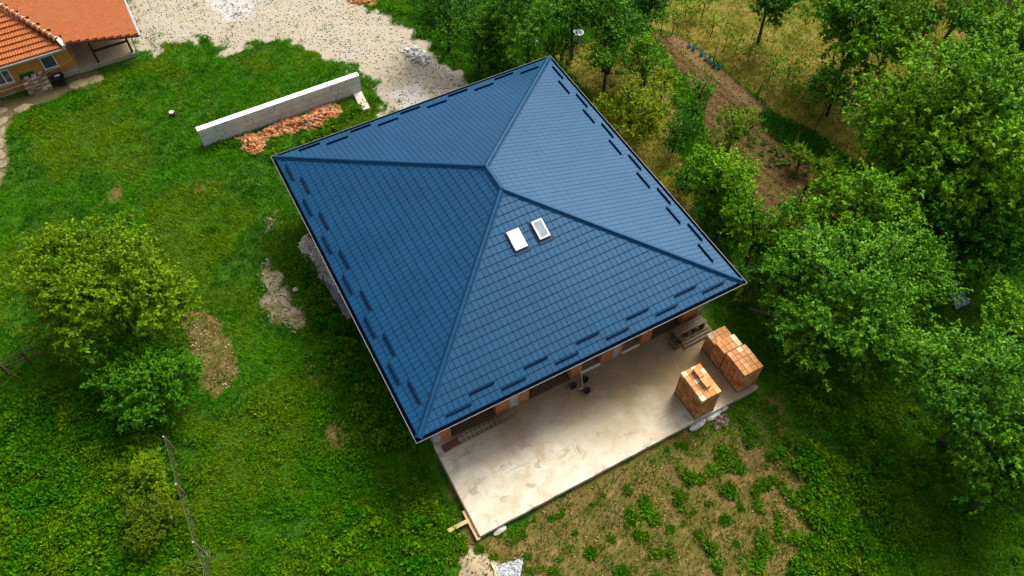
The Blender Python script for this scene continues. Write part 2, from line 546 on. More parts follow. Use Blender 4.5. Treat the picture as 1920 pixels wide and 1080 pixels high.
M_NEWWOOD = plain('fresh_sawn_timber', (0.50, 0.33, 0.15), 0.8, 0.22, 10, bmp=0.3)
M_BLACK = plain('black_rubber', (0.010, 0.010, 0.010), 0.6, 0.3, 10)
M_BARK = plain('brown_bark', (0.040, 0.032, 0.020), 0.95, 0.4, 18, bmp=0.6)
M_DARKWOOD = plain('dark_brown_stained_wood', (0.030, 0.010, 0.007), 0.6, 0.3, 12)

def glass_mat(name, tint=(0.03, 0.05, 0.07)):
    m, t, b = new_mat(name)
    v = coord(t)
    link(t, ramp(t, noise(t, v, 3, 2), [(0.3, tint), (0.7, tuple(x * 1.5 for x in tint))]), b.inputs['Base Color'])
    b.inputs['Roughness'].default_value = 0.06
    b.inputs['Specular IOR Level'].default_value = 0.8
    b.inputs['Coat Weight'].default_value = 0.6
    return m

M_GLASS = glass_mat('dark_window_glass')
M_SKYGLASS = glass_mat('grey_blue_rooflight_glass', (0.13, 0.18, 0.21))
M_BLIND = plain('white_rooflight_blind', (0.80, 0.80, 0.76), 0.25, 0.04, 4)

# ------------------------------------------------------------------ the blue-roofed house
W, L, H, RH, EZ = 14.27, 15.578, 2.362, 0.688, 2.992
WX, WY0, WY1 = 6.40, -6.98, 6.98            # outer wall faces
house = tag(empty('blue_roofed_house', (0, 0, 0)),
            'unfinished brick house with a large blue metal tiled hip roof', 'house')

apexN, apexS = Vector((0, RH, EZ + H)), Vector((0, -RH, EZ + H))
cA, cB, cC, cD = (Vector((-W / 2, L / 2, EZ)), Vector((W / 2, L / 2, EZ)), Vector((W / 2, -L / 2, EZ)), Vector((-W / 2, -L / 2, EZ)))
deck = MB()
for pts in ((cD, cC, apexS), (cA, cD, apexS, apexN), (cB, cA, apexN), (cC, cB, apexN, apexS)):
    deck.poly(pts)
deck.poly([c - Vector((0, 0, 0.16)) for c in (cA, cB, cC, cD)])
for a, b in ((cD, cC), (cA, cD), (cB, cA), (cC, cB)):
    deck.poly([a, a - Vector((0, 0, 0.16)), b - Vector((0, 0, 0.16)), b])
roof = deck.build('roof', M_ROOFDARK, house)

TW, NROW = 0.2309, 22
def clip(poly, a, b, c):
    """keep the side a*u + b*v + c >= 0"""
    out = []
    for i in range(len(poly)):
        p, q = poly[i], poly[(i + 1) % len(poly)]
        dp, dq = a * p[0] + b * p[1] + c, a * q[0] + b * q[1] + c
        if dp >= 0:
            out.append(p)
        if (dp >= 0) != (dq >= 0):
            t = dp / (dp - dq)
            out.append((p[0] + t * (q[0] - p[0]), p[1] + t * (q[1] - p[1])))
    return out

def tile_geo(mb, poly, v0, st, tf, jig=0.0):
    """one pressed tile: top plate tilted up at its lower edge, a small chamfered nose, skirts"""
    lift = lambda v: 0.020 + (0.022 + jig) * (1 - (v - v0) / st)
    nose = v0 + 0.028
    top = clip(poly, 0, 1, -nose)
    low = clip(poly, 0, -1, nose)
    n0 = len(mb.v)
    if len(top) >= 3:
        mb.poly([tf(u, v, lift(v)) for u, v in top])
    if len(low) >= 3:
        mb.poly([tf(u, v, lift(v) - 0.014 * (nose - v) / 0.028) for u, v in low])
    for i in range(len(poly)):
        (u0, w0), (u1, w1) = poly[i], poly[(i + 1) % len(poly)]
        h = lambda v: lift(v) - max(0.0, 0.014 * (nose - v) / 0.028)
        mb.poly([tf(u0, w0, h(w0)), tf(u0, w0, 0.001), tf(u1, w1, 0.001), tf(u1, w1, h(w1))])

faces = []
for a, b, ap0, ap1 in ((cD, cC, apexS, apexS), (cA, cD, apexN, apexS), (cB, cA, apexN, apexN), (cC, cB, apexS, apexN)):
    e = (b - a).normalized()
    le = (b - a).length
    mid_ = (ap0 + ap1) / 2 - (a + b) / 2
    s = mid_ - e * mid_.dot(e)
    ls = s.length
    s.normalize()
    n = e.cross(s)
    u0, u1 = (ap0 - a).dot(e), (ap1 - a).dot(e)
    faces.append((a, e, s, n, le, ls, u0, u1))

# the rooflights sit in the front face: (u, v) ranges there
SKYLIGHTS = [(6.56, 7.10), (7.68, 8.12)]
fa, fe, fs, fn, fle, fls, _, _ = faces[0]
def front_uv(x, y):
    d = Vector((x, y, 0)) - fa
    return x + W / 2, (y + L / 2) / fs.y

SKY_UV = []
for (x0, x1, y0, y1) in ((-0.685, -0.215, -3.13, -2.40), (0.405, 0.825, -3.11, -2.40)):
    SKY_UV.append((x0 + W / 2, x1 + W / 2, (y0 + L / 2) / fs.y, (y1 + L / 2) / fs.y))

st_full = {}
singles = []
field = MB()
rng = random.Random(5)
for fi, (a, e, s, n, le, ls, u0, u1) in enumerate(faces):
    st = ls / NROW
    # hip lines as half planes, inset under the hip caps
    l1 = math.hypot(u0, ls)
    l2 = math.hypot(le - u1, ls)
    for r_ in range(NROW):
        v0, v1 = r_ * st, (r_ + 1) * st + 0.02
        ncol = int(math.ceil(le / TW))
        for k in range(ncol):
            ua, ub = k * TW + 0.008, (k + 1) * TW - 0.008
            rect = [(ua, v0), (min(ub, le), v0), (min(ub, le), min(v1, ls)), (ua, min(v1, ls))]
            p = clip(rect, ls / l1, -u0 / l1, -0.05)
            p = clip(p, -ls / l2, -(le - u1) / l2, ls * le / l2 - 0.05) if len(p) >= 3 else p
            if len(p) < 3:
                continue
            if fi == 0 and any(ub > sk[0] - 0.02 and ua < sk[1] + 0.02 and v1 > sk[2] + 0.05 and v0 < sk[3] - 0.05 for sk in SKY_UV):
                if any(ua > sk[0] - 0.02 and ub < sk[1] + 0.02 and v0 > sk[2] and v1 < sk[3] for sk in SKY_UV):
                    continue
            full = len(p) == 4 and all(q in p for q in rect) and ub < le and v1 <= ls
            if fi == 0 and full:
                c = a + e * (ua + ub) / 2 + s * (v0 + st / 2)
                singles.append(((c - Vector(CAM)).length, a + e * ua + s * v0, fi))
                st_full[len(singles) - 1] = (p, v0)
            else:
                tf = lambda u, v, h, a=a, e=e, s=s, n=n: a + e * u + s * v + n * h
                tile_geo(field, p, v0, st, tf, rng.uniform(-0.003, 0.003))
# the 300 tiles that show largest are parts of their own, the rest are one field
order = sorted(range(len(singles)), key=lambda i: singles[i][0])
single_set = set(order[:300])
st0 = faces[0][5] / NROW
one = MB()
tile_geo(one, [(0, 0), (TW - 0.016, 0), (TW - 0.016, st0 + 0.02), (0, st0 + 0.02)], 0.0, st0, lambda u, v, h: (u, v, h))
tile_me = one.mesh('roof_tile', M_ROOF)
face_rot = Matrix((fe, fs, fn)).transposed().to_4x4()
for i, (d_, org, fi) in enumerate(singles):
    if i in single_set:
        o = obj('roof_tile', tile_me, roof)
        mw = face_rot.copy()
        mw.translation = org + fn * rng.uniform(-0.001, 0.004)
        o.matrix_local = mw
    else:
        p, v0 = st_full[i]
        tile_geo(field, p, v0, st0, lambda u, v, h: fa + fe * u + fs * v + fn * h, rng.uniform(-0.004, 0.004))
tag(field.build('roof_tile_field', M_ROOF, roof), kind='stuff')

# half-round hip and ridge caps, one piece each
cap = MB()
CL, CR = 0.405, 0.092
prof = [(-CR - 0.05, -0.035), (-CR, 0.0)] + [(CR * math.cos(math.pi - math.pi * j / 8), CR * 0.85 * math.sin(math.pi * j / 8)) for j in range(1, 8)] + [(CR, 0.0), (CR + 0.05, -0.035)]
for (x0, z0), (x1, z1) in zip(prof, prof[1:]):
    cap.poly([(x0, 0, z0), (x1, 0, z1), (x1 * 0.94, CL, z1 * 0.94), (x0 * 0.94, CL, z0 * 0.94)])
    cap.poly([(x0, 0, z0), (x0, 0, z0 - 0.014), (x1, 0, z1 - 0.014), (x1, 0, z1)])
cap_me = cap.mesh('ridge_cap', M_ROOF)
def caps(p, q, off=0.055):
    d = q - p
    n_ = max(1, round(d.length / (CL - 0.012)))
    d.normalize()
    xx = d.cross(Vector((0, 0, 1))).normalized()
    zz = xx.cross(d)
    rot = Matrix((xx, d, zz)).transposed().to_4x4()
    step = (q - p).length / n_
    for k in range(n_):
        o = obj('ridge_cap', cap_me, roof)
        mw = rot.copy()
        mw.translation = p + d * step * k + zz * off
        o.matrix_local = mw @ Matrix.Diagonal((1, step * 1.03 / CL, 1, 1))
for c, ap in ((cD, apexS), (cC, apexS), (cA, apexN), (cB, apexN)):
    caps(c, ap)
caps(apexS, apexN, 0.06)
for ap in (apexS, apexN):
    MB().lathe([(0.0, 0.16), (0.07, 0.145), (0.12, 0.08), (0.14, 0.0), (0.14, -0.04)], 14, tuple(ap)).build('ridge_end_cap', M_ROOF, roof, smooth=True)

# snow guards in two staggered rows above every eave
sg = MB()
GL = 1.02
for pts in (((0, 0), (0, 0.012), (0.10, 0.012), (0.10, 0)), ):
    pass
sg.box(0, GL, -0.014, 0.014, 0.030, 0.105)
sg.box(0, GL, -0.034, -0.0145, 0.090, 0.105)
sg_me = sg.mesh('snow_guard', plain('navy_snow_guard_metal', (0.001, 0.009, 0.028), 0.7, 0.2, 4, spec=0.04))
GUARDS = [([1.87 + 2.26 * k for k in range(6)], [2.98 + 2.26 * k for k in range(5)]), ([1.47 + 2.30 * k for k in range(6)], [2.61 + 2.30 * k for k in range(6)]),
          ([12.83 - 2.50 * k for k in range(5)], [11.58 - 2.50 * k for k in range(5)]), ([14.44 - 2.28 * k for k in range(6)], [13.28 - 2.28 * k for k in range(6)])]
for fi_, (a, e, s, n, le, ls, u0, u1) in enumerate(faces):
    rot = Matrix((e, s, n)).transposed().to_4x4()
    low, upp = GUARDS[fi_]
    for row, us in ((0.42, low), (0.77, upp)):
        for uc in us:
            o = obj('snow_guard', sg_me, roof)
            mw = rot.copy()
            mw.translation = a + e * (uc - 0.14 - GL / 2) + s * (row - 0.13)
            o.matrix_local = mw

# gutters, mitred at the corners
gp = [(-0.005, -0.01), (-0.005, -0.11), (0.05, -0.135), (0.12, -0.10), (0.135, 0.0)]
rimp = [(0.135, 0.0), (0.137, 0.014), (0.157, 0.014), (0.159, -0.004), (0.145, -0.012)]
def strip(profile, side):
    mb = MB()
    sx = [(-1, -1), (1, -1), (1, 1), (-1, 1)]
    a, b = sx[side], sx[(side + 1) % 4]
    for (o0, z0), (o1, z1) in zip(profile, profile[1:]):
        pt = lambda c, o_, z_: (c[0] * (W / 2 + o_), c[1] * (L / 2 + o_), EZ + z_)
        mb.poly([pt(a, o0, z0), pt(b, o0, z0), pt(b, o1, z1), pt(a, o1, z1)])
    return mb
for side in range(4):
    g = strip(gp, side).build('gutter', M_ROOFDARK, roof)
    strip(rimp, side).build('gutter_rim', M_RIM, roof)
# eave flashing below each first tile row
sof = MB()
for (x0, x1, y0, y1) in ((-W / 2 + 0.02, W / 2 - 0.02, -L / 2 + 0.02, WY0 - 0.004), (-W / 2 + 0.02, W / 2 - 0.02, WY1 + 0.004, L / 2 - 0.02),
                         (-W / 2 + 0.02, -WX - 0.004, WY0, WY1), (WX + 0.004, W / 2 - 0.02, WY0, WY1)):
    sof.box(x0, x1, y0, y1, EZ - 0.20, EZ - 0.165)
sof.build('soffit', M_SOFFIT, house)

# rooflights
for (ua, ub, va, vb), blind in zip(SKY_UV, (True, False)):
    sl = empty('skylight')
    sl.parent = house
    mw = face_rot.copy()
    mw.translation = fa + fe * ua + fs * va + fn * 0.03
    sl.matrix_local = mw
    tag(sl, 'rooflight with a white blind behind the glass' if blind else 'rooflight with grey blue reflecting glass')
    w_, h_ = ub - ua, vb - va
    fr = MB()
    for x0, x1, y0, y1 in ((-0.03, w_ + 0.03, -0.03, 0.045), (-0.03, w_ + 0.03, h_ - 0.045, h_ + 0.03), (-0.03, 0.045, 0.045, h_ - 0.045), (w_ - 0.045, w_ + 0.03, 0.045, h_ - 0.045)):
        fr.box(x0, x1, y0, y1, 0.0, 0.13)
    fr.build('frame', plain('silver_grey_rooflight_frame', (0.42, 0.41, 0.38), 0.4, 0.1, 5, metallic=0.5) if not blind else M_WHITE, sl)
    MB().box(0.045, w_ - 0.045, 0.045, h_ - 0.045, 0.0, 0.118).build('pane', M_BLIND if blind else M_SKYGLASS, sl)
    fl = MB()
    for x0, x1, y0, y1 in ((-0.10, w_ + 0.10, -0.20, -0.031), (-0.10, -0.031, -0.03, h_ + 0.12), (w_ + 0.031, w_ + 0.10, -0.03, h_ + 0.12), (-0.03, w_ + 0.03, h_ + 0.031, h_ + 0.12)):
        fl.box(x0, x1, y0, y1, -0.01, 0.030)
    fl.build('flashing', plain('blue_rooflight_flashing', (0.003, 0.030, 0.080), 0.5, 0.2, 4, spec=0.2), sl)

# walls: the front is laid in blocks between concrete columns
OPEN = [(-5.66, -3.68, 0.13, 2.1), (-2.16, -0.22, 0.13, 2.1), (0.30, 1.24, 0.0, 2.1), (2.30, 3.20, 0.0, 2.1), (3.76, 5.31, 0.13, 2.1)]   # x0, x1, sill, head
COLS = [(-6.40, -6.10), (-3.05, -2.66), (1.82, 2.14), (6.10, 6.40)]
front = MB()
TH = 0.25
front.box(-WX, WX, WY0 + 0.0, WY0 + TH, 2.34, EZ - 0.165)       # ring beam
wall_front = front.build('wall', M_CONC, house)
BW, BH = 0.25, 0.238
blk = MB().box(0, 1, 0, TH, 0, 1)
def hollow_block(w, h, mat, name):
    mb = MB()
    mb.box(0.004, w - 0.004, 0.0, TH - 0.02, 0.004, h - 0.004)
    return mb
spans = []
xs = sorted([(a, b) for a, b in COLS])
for (a0, a1), (b0, b1) in zip(xs, xs[1:]):
    spans.append((a1, b0))
mcache = {}
def block_mesh(w, h):
    k = (round(w, 2), round(h, 3))
    if k not in mcache:
        m_ = MB()
        m_.box(0.004, k[0] - 0.004, 0.0, TH, 0.004, k[1] - 0.006)
        m_.box(0.0, k[0], 0.006, TH - 0.006, 0.0, k[1])
        mcache[k] = m_.mesh('brick', M_BLOCK)
    return mcache[k]
for s0, s1 in spans:
    nrow = 10
    bh = 2.34 / nrow
    for r_ in range(nrow):
        z0, z1 = r_ * bh, (r_ + 1) * bh
        segs = [(s0, s1)]
        for (o0, o1, sill, head) in OPEN:
            if z1 > sill + 0.03 and z0 < head - 0.03:
                ns = []
                for a0, a1 in segs:
                    if o1 <= a0 or o0 >= a1:
                        ns.append((a0, a1))
                    else:
                        if o0 - a0 > 0.03: ns.append((a0, o0))
                        if a1 - o1 > 0.03: ns.append((o1, a1))
                segs = ns
        for a0, a1 in segs:
            n_ = max(1, round((a1 - a0) / BW))
            off = (r_ % 2) * 0.5
            cuts = [a0] + [a0 + (k + off) * (a1 - a0) / n_ for k in range(1 - int(off > 0), n_) if k + off > 0] + [a1]
            for c0, c1 in zip(cuts, cuts[1:]):
                if c1 - c0 < 0.02:
                    continue
                o = obj('brick', block_mesh(c1 - c0, bh), wall_front)
                o.location = (c0, WY0 + rng.uniform(-0.004, 0.004), z0 + 0.002)
for x0, x1 in COLS:
    MB().box(x0, x1, WY0 - 0.012, WY0 + TH, 0.0, 2.34).build('concrete_column', M_CONC, house)
# the other three walls
def block_wall_mat():
    m, t, b = new_mat('orange_block_masonry')
    br = t.nodes.new('ShaderNodeTexBrick')
    tc = coord(t)
    mp = t.nodes.new('ShaderNodeMapping')
    mp.inputs['Rotation'].default_value = (R(90), 0, 0)
    link(t, tc, mp.inputs['Vector'])
    link(t, mp.outputs['Vector'], br.inputs['Vector'])
    br.inputs['Color1'].default_value = (0.42, 0.17, 0.06, 1)
    br.inputs['Color2'].default_value = (0.34, 0.13, 0.045, 1)
    br.inputs['Mortar'].default_value = (0.30, 0.25, 0.2, 1)
    br.inputs['Scale'].default_value = 2.0
    link(t, br.outputs['Color'], b.inputs['Base Color'])
    b.inputs['Roughness'].default_value = 0.9
    return m
M_MASON = block_wall_mat()
for nm, args in (('left', (-WX, -WX + TH, WY0 + TH + 0.003, WY1)), ('right', (WX - TH, WX, WY0 + TH + 0.003, WY1)), ('back', (-WX + TH + 0.003, WX - TH - 0.003, WY1 - TH, WY1))):
    MB().box(*args, -0.28, EZ - 0.165).build('wall', M_MASON, house)
MB().box(-WX + TH + 0.002, WX - TH - 0.002, WY0 + TH + 3.5, WY0 + TH + 3.62, 0.0, EZ - 0.2).build('inner_wall', M_INSIDE, house)
for x in (-2.9, 2.0):
    MB().box(x, x + 0.12, WY0 + TH + 0.004, WY0 + TH + 3.496, 0.0, EZ - 0.2).build('inner_wall', M_INSIDE, house)
fl = MB().box(-WX + TH, WX - TH, WY0 + 0.002, WY1 - TH, -0.25, -0.006)
def floor_mat():
    m, t, b = new_mat('rubble_strewn_floor')
    v = coord(t)
    link(t, ramp(t, noise(t, v, 14, 5, 0.75), [(0.35, (0.05, 0.03, 0.018)), (0.6, (0.16, 0.10, 0.055)), (0.75, (0.34, 0.24, 0.15))]), b.inputs['Base Color'])
    b.inputs['Roughness'].default_value = 0.95
    bump(t, b, noise(t, v, 14, 5, 0.75), 1.0, 0.06)
    return m
fl.build('floor', floor_mat(), house)
MB().box(-WX - 0.01, WX + 0.01, WY0 - 0.008, WY1, -0.6, -0.255).build('footing', M_CONC, house)
for x0, x1, s_, h_ in OPEN:
    if s_ == 0.0:
        MB().box(x0, x1, WY0 - 0.03, WY0 + 0.055, 0.002, 0.045).build('threshold', M_WHITE, house)
        MB().box(x0, x1, WY0 + 0.06, WY0 + TH + 1.6, -0.002, 0.006).build('floor_screed', plain('brown_floor_screed', (0.24, 0.17, 0.09), 0.9, 0.25, 4), house)

# ------------------------------------------------------------------ the concrete terrace slab
def slab_mat():
    m, t, b = new_mat('stained_brushed_concrete')
    v = coord(t)
    big = noise(t, v, 0.33, 5, 0.6, 0.4)
    mid = noise(t, v, 1.3, 6, 0.65, 0.6)
    fin = noise(t, v, 22, 4, 0.7)
    sp = t.nodes.new('ShaderNodeSeparateXYZ')
    link(t, v, sp.inputs[0])
    br1 = noise(t, v, 3.0, 2, 0.6, 0.0, (0.22, 4.2, 1.0), R(-6))
    br2 = noise(t, v, 3.0, 2, 0.6, 0.0, (4.6, 0.26, 1.0), R(12))
    sel = ramp(t, noise(t, v, 0.6, 2), [(0.50, 0.0), (0.56, 1.0)])
    br = mix(t, sel, br1, br2)
    base = mix(t, ramp(t, mid, [(0.3, 0.0), (0.7, 1.0)]), (0.43, 0.375, 0.265), (0.68, 0.62, 0.49))
    base = mix(t, ramp(t, br, [(0.50, 0.0), (0.60, 1.0)]), base, base)
    bmask = math_n(t, 'MULTIPLY', ramp(t, br, [(0.50, 0.0), (0.60, 0.6)]), ramp(t, noise(t, v, 0.85, 3, 0.6, 0.5), [(0.50, 0.0), (0.62, 1.0)]))
    base = mix(t, bmask, base, (0.36, 0.31, 0.22))
    # brick dust and clay trodden out of the house doors, thicker towards the right-hand end
    gx = math_n(t, 'MULTIPLY', math_n(t, 'ADD', sp.outputs['X'], 3.0), 0.135)
    gy = math_n(t, 'MULTIPLY', math_n(t, 'ADD', sp.outputs['Y'], 9.6), 0.34)
    wf = math_n(t, 'ADD', math_n(t, 'ADD', gx, gy), math_n(t, 'MULTIPLY', math_n(t, 'SUBTRACT', big, 0.5), 1.7))
    wf = math_n(t, 'ADD', wf, math_n(t, 'MULTIPLY', math_n(t, 'SUBTRACT', mid, 0.5), 0.9))
    dirt = ramp(t, wf, [(0.10, 0.0), (0.90, 0.85)])
    c = mix(t, dirt, base, mix(t, fin, (0.145, 0.095, 0.034), (0.25, 0.168, 0.068)))
    rust = ramp(t, noise(t, v, 0.7, 4, 0.6, 0.8), [(0.54, 0.0), (0.68, 0.50)])
    c = mix(t, rust, c, (0.40, 0.24, 0.12))
    oil = ramp(t, noise(t, v, 1.7, 3, 0.5, 0.6), [(0.62, 0.0), (0.66, 0.55)])
    c = mix(t, oil, c, (0.27, 0.235, 0.16))
    c = mix(t, ramp(t, noise(t, v, 5.5, 3, 0.6), [(0.68, 0.0), (0.72, 0.6)]), c, (0.62, 0.58, 0.50))
    c = mix(t, 1.0, c, ramp(t, fin, [(0.25, 0.82), (0.6, 1.0)]), 'MULTIPLY')
    link(t, c, b.inputs['Base Color'])
    b.inputs['Roughness'].default_value = 0.88
    b.inputs['Specular IOR Level'].default_value = 0.25
    h = math_n(t, 'ADD', math_n(t, 'MULTIPLY', br, 0.6), math_n(t, 'MULTIPLY', fin, 0.4))
    bump(t, b, h, 0.35, 0.02)
    return m
sm = MB()
SX0, SX1, SY0, SY1 = -6.45, 6.36, -11.02, WY0 - 0.014
N = 40
rr = random.Random(3)
edge_b = [(SX0 + (SX1 - SX0) * k / N, SY0 + rr.uniform(-0.012, 0.012)) for k in range(N + 1)]
ring = edge_b + [(SX1, SY1), (SX0, SY1)]
sm.poly([(x, y, 0.0) for x, y in ring])
for (x0, y0), (x1, y1) in zip(ring, ring[1:] + ring[:1]):
    sm.poly([(x0, y0, 0.0), (x0, y0, -0.2), (x1, y1, -0.2), (x1, y1, 0.0)])
slab = tag(sm.build('terrace_slab', slab_mat()), 'pale stained concrete terrace slab in front of the blue roofed house', 'terrace')
ft = MB().box(SX0 + 0.06, SX1 - 0.06, SY0 + 0.07, SY1 - 0.01, -0.6, -0.202)
ft.build('footing', M_CONC, slab)

# ------------------------------------------------------------------ stacks of hollow clay blocks
def brick_mats():
    """block faces: plain clay, plus paler tan and cream tones, commoner in the top layer"""
    out = []
    for nm, c in (('clay_block_orange', (0.56, 0.255, 0.095)), ('clay_block_red', (0.44, 0.175, 0.060)), ('clay_block_tan', (0.60, 0.32, 0.14)), ('clay_block_cream', (0.72, 0.56, 0.34))):
        m, t, b = new_mat(nm)
        v = coord(t)
        f = noise(t, v, 4.5, 4, 0.6)
        oi = t.nodes.new('ShaderNodeObjectInfo')
        a = mix(t, ramp(t, f, [(0.3, 0.0), (0.7, 1.0)]), tuple(x * 0.78 for x in c), tuple(x * 1.15 for x in c))
        a = mix(t, 1.0, a, ramp(t, oi.outputs['Random'], [(0, 0.84), (1, 1.12)]), 'MULTIPLY')
        link(t, a, b.inputs['Base Color'])
        b.inputs['Roughness'].default_value = 0.9
        b.inputs['Specular IOR Level'].default_value = 0.2
        bump(t, b, noise(t, v, 30, 3), 0.25, 0.01)
        out.append(m)
    return out
BM = brick_mats()
M_HOLE = plain('shadowed_block_core', (0.10, 0.035, 0.014), 0.95, 0.2, 10)

def stack_block(w, d, h, arch=False):
    """a hollow block: plain shell, its -x face opened by cells that run into the block"""
    mb = MB()
    g = 0.008
    x0, x1, y0, y1, z0, z1 = g, w - g, g, d - g, g * 0.6, h - g * 0.6
    for q in (((x0, y0, z0), (x1, y0, z0), (x1, y0, z1), (x0, y0, z1)), ((x1, y0, z0), (x1, y1, z0), (x1, y1, z1), (x1, y0, z1)),
              ((x1, y1, z0), (x0, y1, z0), (x0, y1, z1), (x1, y1, z1)), ((x0, y0, z1), (x1, y0, z1), (x1, y1, z1), (x0, y1, z1)),
              ((x0, y1, z0), (x1, y1, z0), (x1, y0, z0), (x0, y0, z0))):
        mb.poly(q)
    if arch:
        cells = [(0.10, 0.42, 0.14, 0.86), (0.56, 0.90, 0.14, 0.86)]
    else:
        cells = [(0.08, 0.92, 0.12, 0.42), (0.08, 0.92, 0.58, 0.88)]
    ys = sorted({0.0, 1.0} | {c for a in cells for c in a[:2]})
    zs = sorted({0.0, 1.0} | {c for a in cells for c in a[2:]})
    Y = lambda t: y0 + t * (y1 - y0)
    Zz = lambda t: z0 + t * (z1 - z0)
    for ya, yb in zip(ys, ys[1:]):
        for za, zb in zip(zs, zs[1:]):
            hole = any(c[0] <= ya and yb <= c[1] and c[2] <= za and zb <= c[3] for c in cells)
            if not hole:
                mb.poly([(x0, Y(yb), Zz(za)), (x0, Y(ya), Zz(za)), (x0, Y(ya), Zz(zb)), (x0, Y(yb), Zz(zb))])
            else:
                xi = x0 + 0.07
                A = [(Y(ya), Zz(za)), (Y(yb), Zz(za)), (Y(yb), Zz(zb)), (Y(ya), Zz(zb))]
                mb.poly([(xi, *p) for p in reversed(A)])
                for p, q in zip(A, A[1:] + A[:1]):
                    mb.poly([(x0, *p), (x0, *q), (xi, *q), (xi, *p)])
    return mb

def pallet(parent, w, d):
    for k in range(5):
        y = k * (d - 0.12) / 4
        MB().box(0, w, y, y + 0.12, 0.075, 0.098).build('pallet_board', M_WOOD, parent)
    for x in (0.0, w / 2 - 0.05, w - 0.1):
        MB().box(x, x + 0.1, 0, d, 0.0, 0.073).build('pallet_runner', M_WOOD, parent)

def brick_stack(loc, w, d, nx, ny, nz, h, label, tones, arch=False, tops=None, rz=0.0, seed=0):
    """tops: layers missing per row along y"""
    rg = random.Random(seed)
    o = tag(empty('brick_stack', loc, rz), label, 'brick stack', 'pallets of clay blocks on the terrace')
    pallet(o, w, d)
    bw, bd, bh = w / nx, d / ny, (h - 0.10) / nz
    meshes = [stack_block(bw, bd, bh, arch).mesh('brick', m) for m in BM]
    for j in range(ny):
        top = nz - (tops[j] if tops else 0)
        for i in range(nx):
            for k in range(top):
                jn = nz - (tops[max(j - 1, 0)] if tops else 0), nz - (tops[min(j + 1, ny - 1)] if tops else 0)
                if not (i in (0, nx - 1) or j in (0, ny - 1) or k == top - 1 or k >= min(jn)):
                    continue
                r_ = rg.random()
                if k == top - 1:
                    mi = 0 if r_ < tones[0] else (2 if r_ < tones[1] else 3)
                else:
                    mi = 0 if r_ < 0.5 else (1 if r_ < 0.85 else 2)
                b = obj('brick', meshes[mi], o)
                b.location = (i * bw + rg.uniform(-0.004, 0.004), j * bd + rg.uniform(-0.005, 0.005), 0.10 + k * bh)
    return o

brick_stack((3.20, -10.95, 0.002), 0.93, 1.42, 4, 6, 7, 1.62, 'tall separate pallet of hollow clay blocks with two loose blocks on top', (0.45, 0.72), True, None, 0.0, 1)
brick_stack((5.42, -10.78, 0.002), 0.93, 1.18, 4, 5, 8, 1.44, 'pallet of clay blocks at the outer slab edge, even flat top', (0.55, 0.86), False, None, 0.0, 2)
brick_stack((5.40, -9.53, 0.002), 0.93, 1.16, 4, 4, 7, 1.30, 'pallet of clay blocks nearer the house with its top stepped down', (0.65, 0.95), False, [0, 0, 1, 1], 0.0, 3)
for (x, y, z, rz, lab) in ((3.62, -10.62, 1.625, 0.05, 'loose clay block lying on the tall stack, the one nearer the slab edge'), (3.63, -10.14, 1.625, 0.02, 'loose clay block lying on the tall stack, the one farther from the slab edge')):
    o = tag(stack_block(0.24, 0.46, 0.20, True).build('clay_block', BM[0]), lab, 'brick', 'loose blocks on the stack')
    o.location = (x, y, z)
    o.rotation_euler = (0, 0, rz)

# ------------------------------------------------------------------ things lying along the house front
cage = tag(empty('rebar_cage', (-5.55, -7.42, 0.0), 0.02), 'rusty steel reinforcement cage lying along the house wall', 'rebar')
for y, z in ((0, 0.02), (0.28, 0.02), (0, 0.24), (0.28, 0.24)):
    MB().tube([(-0.25, y, z), (2.45 + z, y, z)], 0.011, 5).build('bar', M_RUST, cage)
for k in range(10):
    x = 0.05 + k * 0.2
    MB().tube([(x, -0.012, 0.008), (x, 0.292, 0.008), (x, 0.292, 0.252), (x, -0.012, 0.252), (x, -0.012, 0.008)], 0.008, 5).build('stirrup', M_RUST, cage)
bd = tag(MB().box(-0.35, 0.35, -0.16, 0.16, 0, 0.05).build('brown_board', plain('brown_shuttering_board', (0.13, 0.055, 0.030), 0.8, 0.3, 6), bevel=0.006), 'brown wooden shuttering board at the corner of the house front', 'board')
bd.location = (-5.85, -7.28, 0.003)
bd.rotation_euler = (0, 0, 0.08)

bro = tag(empty('broom', (0.0, -7.62, 0.0)), 'broom with a pale handle leaning against the brick wall', 'broom')
MB().tube([(0.0, 0, 0.07), (0.10, 0.58, 1.25)], 0.016, 7).build('handle', M_NEWWOOD, bro)
MB().bar((-0.19, 0.02, 0.07), (0.19, -0.06, 0.07), 0.06, 0.05).build('head', M_NEWWOOD, bro)
MB().bar((-0.18, 0.02, 0.025), (0.18, -0.06, 0.025), 0.07, 0.05).build('bristles', M_BLACK, bro)
def bucket(x, y, label):
    o = tag(empty('bucket', (x, y, 0.0)), label, 'bucket', 'black builders buckets')
    MB().lathe([(0.0, 0.004), (0.10, 0.004), (0.14, 0.21), (0.155, 0.22), (0.13, 0.215), (0.09, 0.03), (0.0, 0.03)], 16).build('body', M_BLACK, o, smooth=True)
    MB().tube([(0.148 * math.cos(a), 0.04 * math.cos(2 * a) - 0.04, 0.22 + 0.10 * math.sin(a)) for a in [math.pi * k / 8 for k in range(9)]], 0.006, 5).build('handle', M_RUST, o)
bucket(-0.32, -7.38, 'black rubber bucket left of the broom by the wall')
bucket(0.26, -7.36, 'black rubber bucket right of the broom beside the door')
bucket(0.06, -7.84, 'black rubber bucket in front of the broom on the slab')

